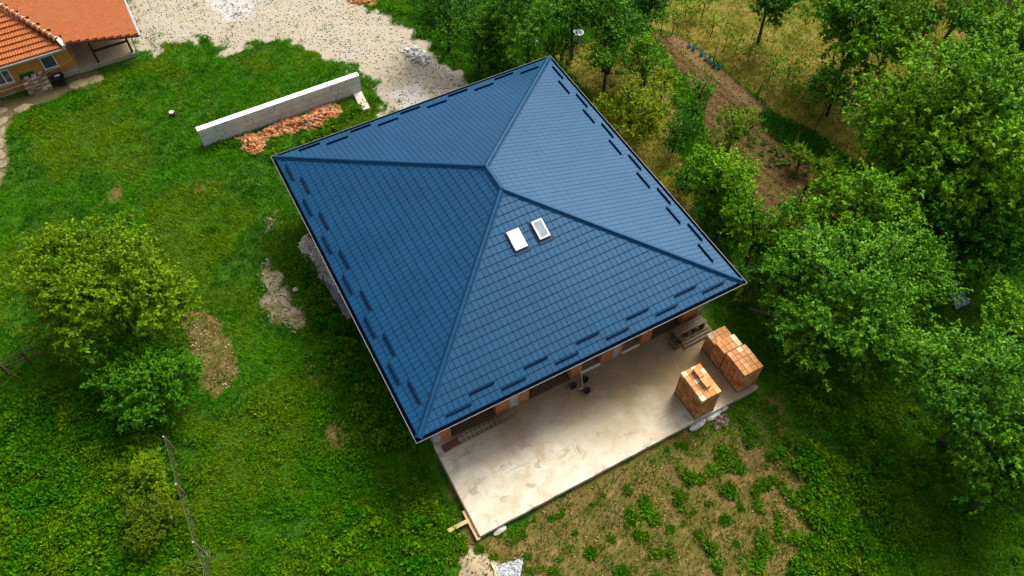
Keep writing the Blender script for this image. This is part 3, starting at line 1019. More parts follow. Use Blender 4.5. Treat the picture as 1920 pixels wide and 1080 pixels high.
bench = tag(empty('plank_bench', (5.35, -7.42, 0.0), 0.02), 'rough grey plank bench against the house wall at the far slab end', 'bench')
for k in range(3):
    MB().box(-0.75 + 0.02 * k, 0.85 - 0.03 * k, -0.16 + k * 0.14, -0.03 + k * 0.14, 0.40, 0.44).build('plank', M_WOOD, bench)
for x in (-0.6, -0.1, 0.3, 0.7):
    MB().box(x - 0.06, x + 0.06, -0.20, 0.22, 0.0, 0.398).build('leg', M_WOOD, bench)
lowp = tag(empty('low_pallet', (5.5, -7.86, 0.0), 0.03), 'low weathered pallet lying in front of the plank bench', 'pallet')
for k in range(3):
    MB().box(-0.75, 0.75, -0.18 + 0.15 * k, -0.07 + 0.15 * k, 0.08, 0.105).build('board', M_WOOD, lowp)
for x in (-0.72, -0.05, 0.62):
    MB().box(x, x + 0.1, -0.18, 0.23, 0.0, 0.078).build('runner', M_WOOD, lowp)
cr = tag(empty('wooden_crate', (4.55, -7.72, 0.0), 0.15), 'small dark wooden crate beside the low pallet', 'crate')
for a in ((-0.2, 0.2, -0.18, -0.155), (-0.2, 0.2, 0.155, 0.18), (-0.2, -0.175, -0.154, 0.154), (0.175, 0.2, -0.154, 0.154)):
    MB().box(*a, 0.0, 0.26).build('side', M_WOOD, cr)
MB().box(-0.174, 0.174, -0.154, 0.154, 0.01, 0.03).build('base', M_WOOD, cr)

# boards propped on the slab's outer corner
p1 = tag(MB().box(-0.55, 0.55, -0.075, 0.075, 0, 0.05).build('timber_plank', M_NEWWOOD, bevel=0.004), 'fresh timber plank sticking out from the near slab corner', 'plank')
p1.location = (*(-6.85, -10.26), gz(*(-6.85, -10.26)) + 0.16)
p1.rotation_euler = (0, -0.06, -0.02)
p2 = tag(MB().box(-0.075, 0.075, -0.62, 0.62, 0, 0.05).build('timber_plank', M_NEWWOOD, bevel=0.004), 'fresh timber plank set along the left slab side at the corner', 'plank')
p2.location = (SX0 - 0.10, SY0 + 0.55, -0.13)
tag(MB().box(SX0 - 0.05, SX0 - 0.008, SY0 + 0.02, SY1 - 0.3, -0.26, -0.012).build('formwork_board', M_WOOD), 'weathered formwork board along the left side of the slab', 'board')
rr = random.Random(8)
def stone_mesh(r, sx=1.0, sy=1.0, sz=0.6, seed=0, mat=None, name='stone'):
    rg = random.Random(seed)
    mb = MB()
    n, rings = 9, 5
    mb.v.append((0, 0, -r * sz))
    for i in range(1, rings):
        ph = math.pi * i / rings - math.pi / 2
        for j in range(n):
            a = 2 * math.pi * j / n
            k = r * rg.uniform(0.78, 1.15)
            mb.v.append((k * sx * math.cos(ph) * math.cos(a), k * sy * math.cos(ph) * math.sin(a), r * sz * math.sin(ph) * rg.uniform(0.85, 1.1)))
    mb.v.append((0, 0, r * sz))
    for j in range(n):
        mb.f.append((0, 1 + (j + 1) % n, 1 + j))
        for i in range(rings - 2):
            a, b = 1 + i * n, 1 + (i + 1) * n
            mb.f.append((a + j, a + (j + 1) % n, b + (j + 1) % n, b + j))
        mb.f.append((1 + (rings - 2) * n + j, 1 + (rings - 2) * n + (j + 1) % n, len(mb.v) - 1))
    return mb.mesh(name, mat)
M_STONE = plain('pale_rough_stone', (0.44, 0.42, 0.38), 0.9, 0.25, 9, bmp=0.4)
for (x, y, sx, sy, rz, lab) in ((*(3.31, -11.10), 0.46, 0.17, 0.15, 'long pale stone slab below the slab edge under the tall brick stack'),
                            (*(4.13, -11.06), 0.42, 0.17, 0.2, 'pale stone slab at the slab edge right of the tall brick stack'),
                            (*(4.65, -11.04), 0.22, 0.12, 0.3, 'small pale stone at the slab edge between the brick stacks'),
                            (*(-5.68, -11.12), 0.28, 0.14, 0.1, 'flat pale stone on the clay beside the near slab corner')):
    o = tag(obj('edge_stone', stone_mesh(1.0, sx, sy, 0.11, int(x * 100), M_STONE, 'edge_stone')), lab, 'stone')
    o.location = (x, y, gz(x, y) + 0.06)
    o.rotation_euler = (0, 0, rz)

# ------------------------------------------------------------------ free-standing concrete wall and the rubble beside it
def board_marked():
    m, t, b = new_mat('board_marked_concrete')
    v = coord(t)
    f = noise(t, v, 1.6, 5, 0.6)
    g = noise(t, v, 16, 4, 0.7)
    c = mix(t, ramp(t, f, [(0.3, 0.0), (0.7, 1.0)]), (0.50, 0.50, 0.47), (0.66, 0.66, 0.62))
    c = mix(t, ramp(t, g, [(0.56, 0.0), (0.72, 0.5)]), c, (0.30, 0.30, 0.28))
    c = mix(t, ramp(t, noise(t, v, 2.5, 4, 0.6, 0, (0.6, 1, 3.0)), [(0.55, 0.0), (0.75, 0.45)]), c, (0.42, 0.42, 0.38))
    link(t, c, b.inputs['Base Color'])
    b.inputs['Roughness'].default_value = 0.92
    bump(t, b, g, 0.25, 0.01)
    return m
rw = tag(empty('concrete_wall', (-9.76, 13.66, GZ)), 'grey board-marked concrete wall with a white top standing on the lawn', 'wall')
M_BMC = board_marked()
WLEN, WHT, WT = 8.72, 1.14, 0.30
MB().box(0, WLEN, 0.0, WT, -0.3, WHT).build('core', plain('dark_joint_concrete', (0.27, 0.27, 0.25), 0.95, 0.3, 5), rw)
rg = random.Random(12)
for r_ in range(3):
    x = 0.0
    zs = (0.0, 0.40, 0.76, WHT - 0.03)
    while x < WLEN - 0.05:
        w_ = min(WLEN - x, 1.55 if x > 0 else rg.uniform(0.8, 1.3))
        if WLEN - x - w_ < 0.4:
            w_ = WLEN - x
        MB().box(x + 0.016, x + w_ - 0.016, -0.022 - rg.uniform(0, 0.016), -0.001, zs[r_] + 0.014, zs[r_ + 1] - 0.014).build('panel', M_BMC, rw)
        x += w_
MB().box(-0.006, WLEN + 0.006, -0.016, WT + 0.01, WHT + 0.001, WHT + 0.02).build('white_top', plain('white_wall_top', (0.80, 0.80, 0.77), 0.8, 0.05, 5), rw)  # thin white layer along the wall top, lighter than the panels
fs_ = tag(MB().box(-0.24, 0.24, -0.95, 0.95, 0, 0.22).build('concrete_footing', plain('pale_concrete_footing', (0.50, 0.47, 0.38), 0.9, 0.2, 4, bmp=0.4), bevel=0.03), 'pale concrete footing strip lying at the right end of the concrete wall', 'footing')
fs_.location = (*(-1.37, 13.11), GZ - 0.05)
fs_.rotation_euler = (0, 0, -0.06)

def rubble(name, label, cat, polys, n, mats, hmax, smin, smax, seed, flat=0.35):
    """a heap of broken pieces: uncountable, one object"""
    rg = np.random.default_rng(seed)
    P = np.concatenate([np.array(p) for p in polys])
    lo, hi = P.min(0), P.max(0)
    pts = rg.uniform(lo, hi, (n * 6, 2))
    sd = sd_multi(pts[:, 0], pts[:, 1], polys) + (vnoise(pts[:, 0], pts[:, 1], 0.5, seed, 2) - 0.5) * 0.5
    keep = sd > -0.05
    pts, sd = pts[keep][:n], sd[keep][:n]
    k = len(pts)
    base = np.array([[-1, -1, -1], [1, -1, -1], [1, 1, -1], [-1, 1, -1], [-1, -1, 1], [1, -1, 1], [1, 1, 1], [-1, 1, 1]], float) * 0.5
    size = rg.uniform(smin, smax, (k, 1)) * np.stack([rg.uniform(0.7, 1.4, k), rg.uniform(0.5, 1.0, k), rg.uniform(0.25, 0.6, k)], 1)
    V = base[None] * size[:, None, :] * rg.uniform(0.7, 1.2, (k, 8, 3))
    a, b, c = rg.uniform(0, 6.28, k), rg.normal(0, flat, k), rg.normal(0, flat, k)
    ca, sa, cb, sb, cc, sc_ = np.cos(a), np.sin(a), np.cos(b), np.sin(b), np.cos(c), np.sin(c)
    Rm = np.stack([np.stack([ca * cb, ca * sb * sc_ - sa * cc, ca * sb * cc + sa * sc_], 1), np.stack([sa * cb, sa * sb * sc_ + ca * cc, sa * sb * cc - ca * sc_], 1), np.stack([-sb, cb * sc_, cb * cc], 1)], 1)
    V = np.einsum('nij,nkj->nki', Rm, V)
    z = GZ + ground_h(pts[:, 0], pts[:, 1]) + np.clip(sd, 0, 0.6) / 0.6 * hmax * rg.uniform(0.2, 1.0, k) + 0.02
    V = V + np.concatenate([pts, z[:, None]], 1)[:, None, :]
    fq = np.array([[0, 3, 2, 1], [4, 5, 6, 7], [0, 1, 5, 4], [1, 2, 6, 5], [2, 3, 7, 6], [3, 0, 4, 7]])
    F = (np.arange(k)[:, None, None] * 8 + fq[None]).reshape(-1, 4)
    cols = np.array(mats)[rg.integers(0, len(mats), k)] * rg.uniform(0.7, 1.25, (k, 1))
    me = np_mesh(name, V.reshape(-1, 3), F, M_RUBBLE, np.repeat(cols, 8, 0))
    return tag(obj(name, me), label, cat, kind='stuff')
def tint_mat(name, rough=0.9):
    m, t, b = new_mat(name)
    a = t.nodes.new('ShaderNodeAttribute')
    a.attribute_name = 'tint'
    f = noise(t, coord(t), 20, 3)
    link(t, mix(t, 1.0, a.outputs['Color'], ramp(t, f, [(0.3, 0.8), (0.7, 1.15)]), 'MULTIPLY'), b.inputs['Base Color'])
    b.inputs['Roughness'].default_value = rough
    return m
M_RUBBLE = tint_mat('broken_rubble')
brickc = [(0.46, 0.17, 0.055), (0.42, 0.14, 0.045), (0.50, 0.23, 0.09), (0.47, 0.19, 0.065), (0.34, 0.22, 0.13)]
rubble('brick_rubble', 'heap of broken orange bricks along the concrete wall', 'rubble', [[(-7.08, 13.29), (-5.87, 13.61), (-4.72, 13.53), (-2.84, 13.72), (-2.58, 12.83), (-2.92, 12.28), (-4.04, 12.16), (-5.10, 12.47), (-6.72, 12.82)]], 900, brickc, 0.28, 0.08, 0.26, 5)
rubble('brick_rubble', 'small separate heap of broken bricks by the left end of the concrete wall', 'rubble', [[(-8.08, 13.39), (-7.38, 13.45), (-6.67, 12.80), (-6.92, 12.23), (-7.76, 11.91), (-8.15, 12.64)]], 450, brickc, 0.25, 0.08, 0.22, 6)
rubble('brick_rubble', 'patch of brick rubble where the gravel track leaves the top', 'rubble', [[(1.28, 22.23), (2.84, 21.38), (2.55, 20.70), (1.58, 21.00)]], 160, brickc, 0.12, 0.08, 0.22, 7)
grey = [(0.52, 0.48, 0.40), (0.62, 0.58, 0.50), (0.42, 0.37, 0.29), (0.70, 0.66, 0.58)]
rubble('gravel_heap', 'heap of grey gravel at the left side of the house', 'gravel', [[(-7.68, 5.44), (-7.11, 5.71), (-7.00, 3.86), (-7.08, 2.03), (-7.43, 2.72), (-7.72, 4.04)], [(-6.91, 5.24), (-6.61, 1.28), (-7.09, 1.38), (-7.24, 3.64)]], 3400, grey, 0.30, 0.05, 0.12, 8, 0.8)
pg = np.array(Z_TRACK)
rubble('gravel', 'loose pale stones scattered over the gravel track', 'gravel', [Z_TRACK], 3600, [(0.44, 0.39, 0.30), (0.38, 0.33, 0.25), (0.54, 0.50, 0.43), (0.46, 0.42, 0.35)], 0.0, 0.02, 0.09, 9, 0.5)
rubble('gravel', 'small stones scattered over the pale worn strip left of the house', 'gravel', Z_PALE, 170, [(0.28, 0.23, 0.15), (0.22, 0.18, 0.11), (0.36, 0.31, 0.23)], 0.0, 0.04, 0.12, 10, 0.5)
rubble('wood_chips', 'pale chips strewn on the brown patch under the light green tree', 'chips', [Z_BARE[0]], 300, [(0.40, 0.31, 0.19), (0.34, 0.24, 0.13), (0.50, 0.44, 0.34)], 0.0, 0.02, 0.075, 11, 0.6)
rubble('gravel', 'crumbs of earth and stone scattered on the bare clay below the slab', 'gravel', [Z_CLAY], 700, [(0.24, 0.165, 0.07), (0.30, 0.21, 0.10), (0.18, 0.12, 0.05)], 0.0, 0.03, 0.09, 12, 0.6)
rubble('soil_clods', 'brown clods of dug earth across the garden soil', 'soil', [Z_GARDEN], 2200, [(0.105, 0.064, 0.019), (0.14, 0.088, 0.027), (0.075, 0.045, 0.014)], 0.0, 0.02, 0.075, 13, 0.6)
rubble('stone_rubble', 'dark broken stones at the slab edge right of the tall brick stack', 'rubble', [[(4.12, -11.14), (4.51, -11.19), (4.21, -11.67), (3.82, -11.62)]], 70, [(0.16, 0.10, 0.07), (0.30, 0.24, 0.18), (0.10, 0.07, 0.05)], 0.12, 0.06, 0.18, 14)
rubble('lime_lumps', 'white lumps of spilled lime beside the gravel track', 'lime', [[(2.44, 16.06), (2.95, 15.57), (3.28, 14.55), (3.10, 14.03), (2.67, 14.37), (2.42, 15.12), (2.25, 15.63)]], 80, [(0.52, 0.51, 0.48), (0.44, 0.43, 0.40)], 0.10, 0.08, 0.30, 15)
foil = MB()
rg = random.Random(2)
G = 10
fp = {}
fo, fe_, ff = Vector((*(-7.45, 3.35), GZ + 0.06)), Vector((*(-7.24, 0.34), GZ + 0.05)), Vector((*(-6.61, 1.28), GZ + 0.06))
for i in range(G + 1):
    for j in range(5):
        p = fo.lerp(fe_, i / G) + (ff - fo.lerp(fe_, 0.6)) * (j / 4) * 1.2
        fp[i, j] = (p.x + rg.uniform(-.04, .04), p.y + rg.uniform(-.04, .04), GZ + 0.09 + rg.uniform(0, 0.07))
for i in range(G):
    for j in range(4):
        foil.poly([fp[i, j], fp[i + 1, j], fp[i + 1, j + 1], fp[i, j + 1]])
tag(foil.build('plastic_sheet', plain('slate_grey_plastic_sheet', (0.10, 0.12, 0.145), 0.35, 0.3, 4), smooth=True), 'slate grey plastic sheet on the ground beside the gravel heap', 'sheet')
def crumpled(name, corners, label, mat, amp, seed, n=16):
    rg = random.Random(seed)
    a, b, c, d = [Vector((*p, 0)) for p in corners]
    mb, idx = MB(), {}
    for i in range(n + 1):
        for j in range(n + 1):
            s_, t_ = i / n, j / n
            p = (a.lerp(b, s_)).lerp(d.lerp(c, s_), t_)
            k = rg.uniform(-1, 1)
            idx[i, j] = len(mb.v)
            mb.v.append((p.x + rg.uniform(-1, 1) * amp * 0.8, p.y + rg.uniform(-1, 1) * amp * 0.8, gz(p.x, p.y) + 0.06 + abs(k) * amp * 2))
    for i in range(n):
        for j in range(n):
            mb.f.append((idx[i, j], idx[i + 1, j], idx[i + 1, j + 1], idx[i, j + 1]))
    return tag(mb.build(name, mat), label, 'sheet')
crumpled('plastic_sheet', ((-6.47, -12.20), (-5.41, -12.43), (-6.05, -13.20), (-6.58, -12.91)), 'crumpled silvery plastic sheet beside the sand below the slab', plain('silvery_white_plastic', (0.34, 0.35, 0.36), 0.3, 0.5, 8), 0.035, 4)
crumpled('plastic_bag', ((-6.52, -11.96), (-6.39, -12.12), (-6.52, -12.95), (-6.72, -12.84)), 'torn yellowish white plastic bag at the edge of the sand', plain('yellowish_plastic', (0.42, 0.42, 0.20), 0.4, 0.2, 8), 0.03, 5, 8)
crumpled('plastic_sheet', ((16.98, -11.14), (17.39, -11.63), (17.25, -12.07), (16.46, -12.03)), 'crumpled pale plastic lying in the dark gap between the right hand trees', plain('pale_blue_plastic', (0.26, 0.28, 0.31), 0.35, 0.5, 10), 0.05, 6, 12)
st = tag(empty('tree_stump', (*(-10.56, 16.72), GZ)), 'small grey tree stump in the lawn left of the concrete wall', 'stump')
MB().lathe([(0.0, 0.30), (0.15, 0.30), (0.17, 0.27), (0.18, 0.1), (0.26, -0.06)], 11).build('stem', M_BARK, st, smooth=False)
MB().lathe([(0.0, 0.312), (0.145, 0.308)], 11).build('cut_top', plain('grey_cut_wood', (0.40, 0.37, 0.31), 0.9, 0.3, 14), st)
for i, (x, y, lab) in enumerate(((*(-8.65, 2.95), 'pale broken block lying on the grass left of the house'), (*(-7.90, 2.64), 'yellowish broken block between the pale strip and the gravel heap'), (*(-7.52, 1.29), 'orange broken brick in the dirt at the left eave'), (*(-7.25, 0.63), 'small orange brick piece right under the left eave'), (*(-7.32, -4.77), 'grey stone in the weeds near the left corner of the house'))):
    o = tag(obj('broken_block', stone_mesh(0.16, 1.2, 0.8, 0.6, 40 + i, plain('broken_block_tone', [(0.56, 0.46, 0.32), (0.50, 0.38, 0.18), (0.48, 0.24, 0.10), (0.48, 0.22, 0.09), (0.46, 0.44, 0.38)][i], 0.9, 0.2, 8), 'broken_block')), lab, 'rubble')
    o.location = (x, y, gz(x, y) + 0.06)
    o.rotation_euler = (0, 0, i * 1.1)

# ------------------------------------------------------------------ the orange-walled neighbouring house
nh = tag(empty('orange_house', (-14.2, 22.65, GZ)), 'low orange walled house with orange tiled roof and timber porch', 'house')
M_OCHRE = plain('ochre_orange_render', (0.44, 0.20, 0.036), 0.9, 0.10, 1.5, bmp=0.1)
def tile_clay():
    m, t, b = new_mat('orange_clay_roof_tile')
    v = coord(t)
    c = mix(t, ramp(t, noise(t, v, 7, 5, 0.7), [(0.3, 0.0), (0.7, 1.0)]), (0.26, 0.062, 0.009), (0.41, 0.118, 0.022))
    c = mix(t, ramp(t, noise(t, v, 0.7, 3), [(0.45, 0.0), (0.7, 0.35)]), c, (0.33, 0.13, 0.042))
    link(t, c, b.inputs['Base Color'])
    b.inputs['Roughness'].default_value = 0.75
    return m
M_TILE = tile_clay()
# local frame: x along the front, y inward, z from ground
EH = 2.0
wl = MB()
wl.box(-12, 0, 0, 9.5, 0.35, EH)
wl.build('wall', M_OCHRE, nh)
MB().box(-12, 0.03, -0.05, 9.5, -0.5, 0.35).build('plinth', M_CONC, nh)
for k in range(14):
    MB().box(-4.6 + k * 0.24, -4.6 + k * 0.24 + 0.22, -0.085, -0.052, 0.12, 0.34).build('brick', M_BLOCK, nh)
for x0, x1, z0, z1 in ((-1.50, -0.78, 0.82, 1.60), (-3.88, -3.12, 0.71, 1.52)):
    wn = empty('window')
    wn.parent = nh
    wn.location = ((x0 + x1) / 2, 0, z0)
    w2, hh = (x1 - x0) / 2, z1 - z0
    for a in ((-w2, -w2 + 0.05, 0, hh), (w2 - 0.05, w2, 0, hh), (-w2 + 0.05, w2 - 0.05, 0, 0.05), (-w2 + 0.05, w2 - 0.05, hh - 0.05, hh)) + (((-0.025, 0.025, 0.05, hh - 0.05),) if x0 < -2 else ()):
        MB().box(a[0], a[1], -0.035, 0.02, a[2], a[3]).build('frame', M_WHITE, wn)
    MB().box(-w2 + 0.05, w2 - 0.05, -0.02, 0.01, 0.05, hh - 0.05).build('pane', M_GLASS, wn)
    MB().box(-w2 - 0.04, w2 + 0.04, -0.13, -0.002, -0.05, -0.012).build('sill', plain('grey_sill', (0.40, 0.40, 0.38), 0.6, 0.1, 5), wn)

nroof = MB()
hip0 = Vector((0.0, -0.45, EH + 0.02))
hip1 = hip0 + Vector((-5.4, 9.2, 1.86))
# two roof planes, eave heights from the walls below
def zL(x, y): return EH + 0.02 + (y + 0.45) * 0.202
def zR(x, y): return EH + 0.30 - (x - 0.03) * 0.223
nroof.poly([(-14, -0.45, zL(0, -0.45)), (0, -0.45, zL(0, -0.45)), tuple(hip1), (-14, 8.75, hip1.z)])
nroof.poly([(-14, -0.40, zL(0, -0.45) - 0.12), (-14, 8.75, hip1.z - 0.14), (-5.4, 8.75, hip1.z - 0.14), (-0.03, -0.40, zL(0, -0.45) - 0.12)])
nroof.poly([(0, -0.45, zR(0, 0) - 0.02), (3.65, -0.45, zR(3.65, 0) - 0.02), (3.65, 14, zR(3.65, 0) - 0.02), (-5.4, 14, zR(-5.4, 0) - 0.02), (-5.4, 8.75, zR(-5.4, 0) - 0.02)])
nroof.poly([(0, -0.43, zR(0, 0) - 0.12), (-5.4, 8.75, zR(-5.4, 0) - 0.12), (-5.4, 14, zR(-5.4, 0) - 0.12), (3.6, 14, zR(3.6, 0) - 0.12), (3.6, -0.43, zR(3.6, 0) - 0.12)])
nr = nroof.build('roof', M_TILE, nh)
# courses of ribbed pantiles: every course is a strip of its own, lower edge proud
def course(face, k, step, u0, u1, lo_edge):
    mb = MB()
    nrib = max(2, int((u1 - u0) / 0.135))
    v0, v1 = k * step, (k + 1) * step + 0.03
    for r_ in range(nrib):
        ua, ub = u0 + (u1 - u0) * r_ / nrib, u0 + (u1 - u0) * (r_ + 1) / nrib
        prof = [(ua, 0.014), (ua + (ub - ua) * 0.30, 0.042), (ua + (ub - ua) * 0.62, 0.042), (ua + (ub - ua) * 0.86, 0.014), (ub, 0.014)]
        for (a, za), (b, zb) in zip(prof, prof[1:]):
            mb.poly([face(a, v0, za + 0.095), face(b, v0, zb + 0.095), face(b, v1, zb), face(a, v1, za)])
            mb.poly([face(a, v0, za + 0.095), face(a, v0, 0.0), face(b, v0, 0.0), face(b, v0, zb + 0.095)])
    mb.build('tile_course', M_TILE, nr)
slopeL, slopeR = 0.202, 0.223
for k in range(20):
    step = 0.40
    y = -0.45 + k * step
    ur = -(k + 1.0) * step * 5.4 / 9.2
    course(lambda u, v, h: (u, -0.47 + v, zL(0, -0.47 + v) + h), k, step, -13.0, ur - 0.02, None)
for k in range(20):
    step = 0.40
    x = 3.66 - (k + 1) * step
    ys = -0.45 if x >= 0 else -0.45 + (-x) * 9.2 / 5.4 + 0.02
    course(lambda u, v, h: (3.67 - v, u, zR(3.67 - v, 0) + h), k, step, ys, 13.0, None)
hm = MB()
hp = [(-0.13, -0.05), (-0.10, 0.05), (-0.04, 0.10), (0.04, 0.10), (0.10, 0.05), (0.13, -0.05)]
for (x0, z0), (x1, z1) in zip(hp, hp[1:]):
    hm.poly([(x0, 0, z0 + 0.02), (x1, 0, z1 + 0.02), (x1 * 0.85, 0.40, z1), (x0 * 0.85, 0.40, z0)])
    hm.poly([(x0, 0, z0 + 0.02), (x0, 0, z0 - 0.03), (x1, 0, z1 - 0.03), (x1, 0, z1 + 0.02)])
hip_me = hm.mesh('hip_tile', M_TILE)
mort = MB()
for (x0, z0), (x1, z1) in zip(hp, hp[1:]):
    mort.poly([(x0 * 1.12, -0.03, z0 * 1.1 + 0.025), (x1 * 1.12, -0.03, z1 * 1.1 + 0.025), (x1 * 1.12, 0.05, z1 * 1.1 + 0.022), (x0 * 1.12, 0.05, z0 * 1.1 + 0.022)])
mort_me = mort.mesh('mortar_band', plain('pale_mortar', (0.50, 0.44, 0.33), 0.95, 0.15, 8))
h0, h1 = Vector((0.0, -0.45, EH + 0.30)), Vector((-5.4, 8.75, hip1.z + 0.14))
h0z = zR(0, 0)
d = (h1 - h0).normalized()
xx = d.cross(Vector((0, 0, 1))).normalized()
zz = xx.cross(d)
for k in range(int((h1 - h0).length / 0.385)):
    for me, nm in ((hip_me, 'hip_tile'), (mort_me, 'mortar_band')):
        o = obj(nm, me, nr)
        mw = Matrix((xx, d, zz)).transposed().to_4x4()
        mw.translation = h0 + d * (0.45 + k * 0.385) + zz * 0.03
        o.matrix_local = mw
ve = MB()
ve.bar((0.02, -0.52, EH + 0.18), (-0.18, 0.06, EH + 0.34), 0.20, 0.16)
ve.build('white_verge_flashing', M_WHITE, nr)
ed = MB()
ed.bar((-13, -0.52, zL(0, -0.45) - 0.03), (0.02, -0.52, zL(0, -0.45) - 0.03), 0.10, 0.09)
ed.build('gutter', plain('grey_gutter', (0.30, 0.29, 0.27), 0.5, 0.2, 5), nr)
ed = MB()
ed.bar((3.74, -0.5, zR(3.7, 0) - 0.05), (3.74, 13, zR(3.7, 0) - 0.05), 0.10, 0.09)
ed.build('gutter', plain('grey_gutter_side', (0.34, 0.36, 0.38), 0.5, 0.2, 5), nr)
rk = MB()
rk.bar((0.05, -0.47, zR(0.05, 0) - 0.05), (3.68, -0.47, zR(3.68, 0) - 0.05), 0.05, 0.14)
rk.build('barge_board', plain('dark_red_barge_board', (0.16, 0.030, 0.012), 0.7, 0.25, 6), nr)
# porch
M_PORCH = plain('dusty_porch_concrete', (0.36, 0.295, 0.19), 0.9, 0.16, 1.5)
MB().box(0.035, 3.10, -0.06, 4.2, -0.5, 0.22).build('porch_floor', M_PORCH, nh)
MB().box(0.035, 3.12, -0.09, -0.062, -0.4, 0.21).build('porch_kerb', plain('mossy_kerb_concrete', (0.30, 0.27, 0.19), 0.95, 0.25, 5), nh)
MB().box(0.035, 3.10, 4.2, 4.35, 0.22, 2.2).build('porch_back_wall', plain('beige_porch_wall', (0.34, 0.26, 0.14), 0.9, 0.1, 2), nh)
MB().box(0.3, 1.1, 4.16, 4.198, 0.23, 1.9).build('porch_door', M_BLACK, nh)
for x in (1.12, 2.98):
    MB().box(x - 0.055, x + 0.055, 0.02, 0.13, 0.222, zR(x, 0) - 0.13).build('porch_post', M_DARKWOOD, nh)
MB().box(1.18, 2.92, 0.035, 0.115, 0.92, 1.02).build('porch_rail', M_DARKWOOD, nh)
MB().tube([(3.30, -0.35, zR(3.3, 0) - 0.10), (3.24, -0.08, 1.0), (3.22, -0.05, 0.05)], 0.04, 8).build('downpipe', plain('grey_downpipe', (0.34, 0.38, 0.40), 0.5, 0.1, 5), nh)

# things standing against the orange house
bl = tag(empty('brick_pile', (*(-16.33, 21.95), GZ), 0.02), 'pile of old weathered bricks stacked against the orange house', 'brick pile')
rg = random.Random(9)
pb = [MB().box(0, 0.235, 0, 0.112, 0, 0.066).mesh('brick', plain('old_brick_%s' % n_, c, 0.95, 0.3, 14, bmp=0.5, rand=0.25)) for n_, c in (('brown', (0.22, 0.13, 0.075)), ('buff', (0.34, 0.25, 0.15)), ('pale', (0.52, 0.45, 0.34)))]
for k in range(11):
    for i in range(5):
        for j in range(5):
            if k < 10 and not (i in (0, 4) or j in (0, 4)):
                continue
            o = obj('brick', pb[0 if rg.random() < 0.6 else (1 if rg.random() < 0.7 else 2)], bl)
            o.location = (-0.62 + i * 0.242 + rg.uniform(-.012, .012), -0.05 + j * 0.118 + rg.uniform(-.006, .006), 0.01 + k * 0.069)
            o.rotation_euler = (0, 0, rg.uniform(-0.03, 0.03))
for k, (x, y) in enumerate(((-0.5, 0.62), (-0.1, 0.63), (0.25, 0.62), (0.42, 0.80), (0.42, 1.0))):
    o = obj('brick', pb[2], bl)
    o.location = (x, y - 0.1, 0.76)
    o.rotation_euler = (0, 0, rg.uniform(-0.4, 0.4))
bn = tag(empty('green_bin', (*(-16.61, 22.63), GZ), 0.03), 'old dark green metal bin behind the brick pile', 'bin')
bm_ = MB()
bm_.box(-0.42, 0.36, 0.0, 0.40, 0.35, 0.98)
bm_.build('body', plain('faded_dark_green_metal', (0.020, 0.060, 0.016), 0.6, 0.4, 8), bn, bevel=0.03)
MB().box(-0.45, 0.39, 0.10, 0.44, 0.985, 1.06).build('lid', plain('mossy_grey_lid', (0.15, 0.155, 0.075), 0.8, 0.35, 7), bn, bevel=0.02)
for x in (-0.38, 0.28):
    MB().box(x, x + 0.06, 0.05, 0.35, 0.0, 0.349).build('leg', M_RUST, bn)
kt = tag(empty('black_barrow', (*(-15.28, 22.16), GZ), 0.1), 'black tub cart with a pale bottle on it beside the brick pile', 'cart')
MB().lathe([(0.0, 0.1), (0.24, 0.1), (0.33, 0.55), (0.35, 0.56), (0.31, 0.54), (0.22, 0.16), (0.0, 0.16)], 14).build('tub', M_BLACK, kt, smooth=True)
MB().tube([(-0.2, 0.0, 0.1), (-0.28, 0.25, 0.9), (0.28, 0.25, 0.9), (0.2, 0.0, 0.1)], 0.02, 6).build('frame', M_BLACK, kt)
MB().lathe([(0.0, -0.04), (0.16, -0.04), (0.16, 0.04), (0.0, 0.04)], 12, (0.1, -0.22, 0.16)).build('wheel', M_BLACK, kt)
bt = tag(MB().tube([(-0.12, 0, 0.05), (0.08, 0, 0.05), (0.12, 0, 0.05), (0.18, 0, 0.05)], [0.05, 0.05, 0.02, 0.018], 9).build('plastic_bottle', plain('pale_blue_bottle', (0.50, 0.60, 0.66), 0.3, 0.1, 5), smooth=True), 'pale bottle lying on the black cart by the orange house', 'bottle')
bt.location = (*(-15.28, 22.16), GZ + 0.545)
pv = random.Random(4)
for (u, v, sx, sy, lab) in ((*(-14.40, 21.68), 1.0, 0.42, 'mossy paving slab in front of the orange wall, larger one left'), (*(-13.61, 21.64), 0.9, 0.42, 'mossy paving slab in front of the porch'), (*(-17.46, 21.14), 0.9, 0.4, 'stone slab at the lawn corner below the brick pile')):
    o = tag(obj('paving_slab', stone_mesh(1.0, sx * 0.62, sy * 0.9, 0.07, int(u * 10) % 97, plain('mossy_paving', (0.25, 0.205, 0.095), 0.95, 0.25, 5, bmp=0.3), 'paving_slab')), lab, 'paving')
    o.location = (u, v, GZ + 0.03)
wire = tag(MB().tube([(-19.5, 21.2, 1.0), (-17, 21.5, 0.86), (-14.4, 21.9, 1.05), (-13.0, 22.5, 1.5)], 0.006, 4).build('washing_line', plain('yellow_line', (0.42, 0.32, 0.12), 0.7, 0.1, 5)), 'thin yellowish washing line strung along the front of the orange house', 'line')
M_PATHSTONE = plain('tan_path_stone', (0.22, 0.175, 0.10), 0.95, 0.3, 6, bmp=0.5)
gp_ = tag(empty('garden_path', (0, 0, 0)), 'stone paved path at the left picture edge below the orange house', 'path')
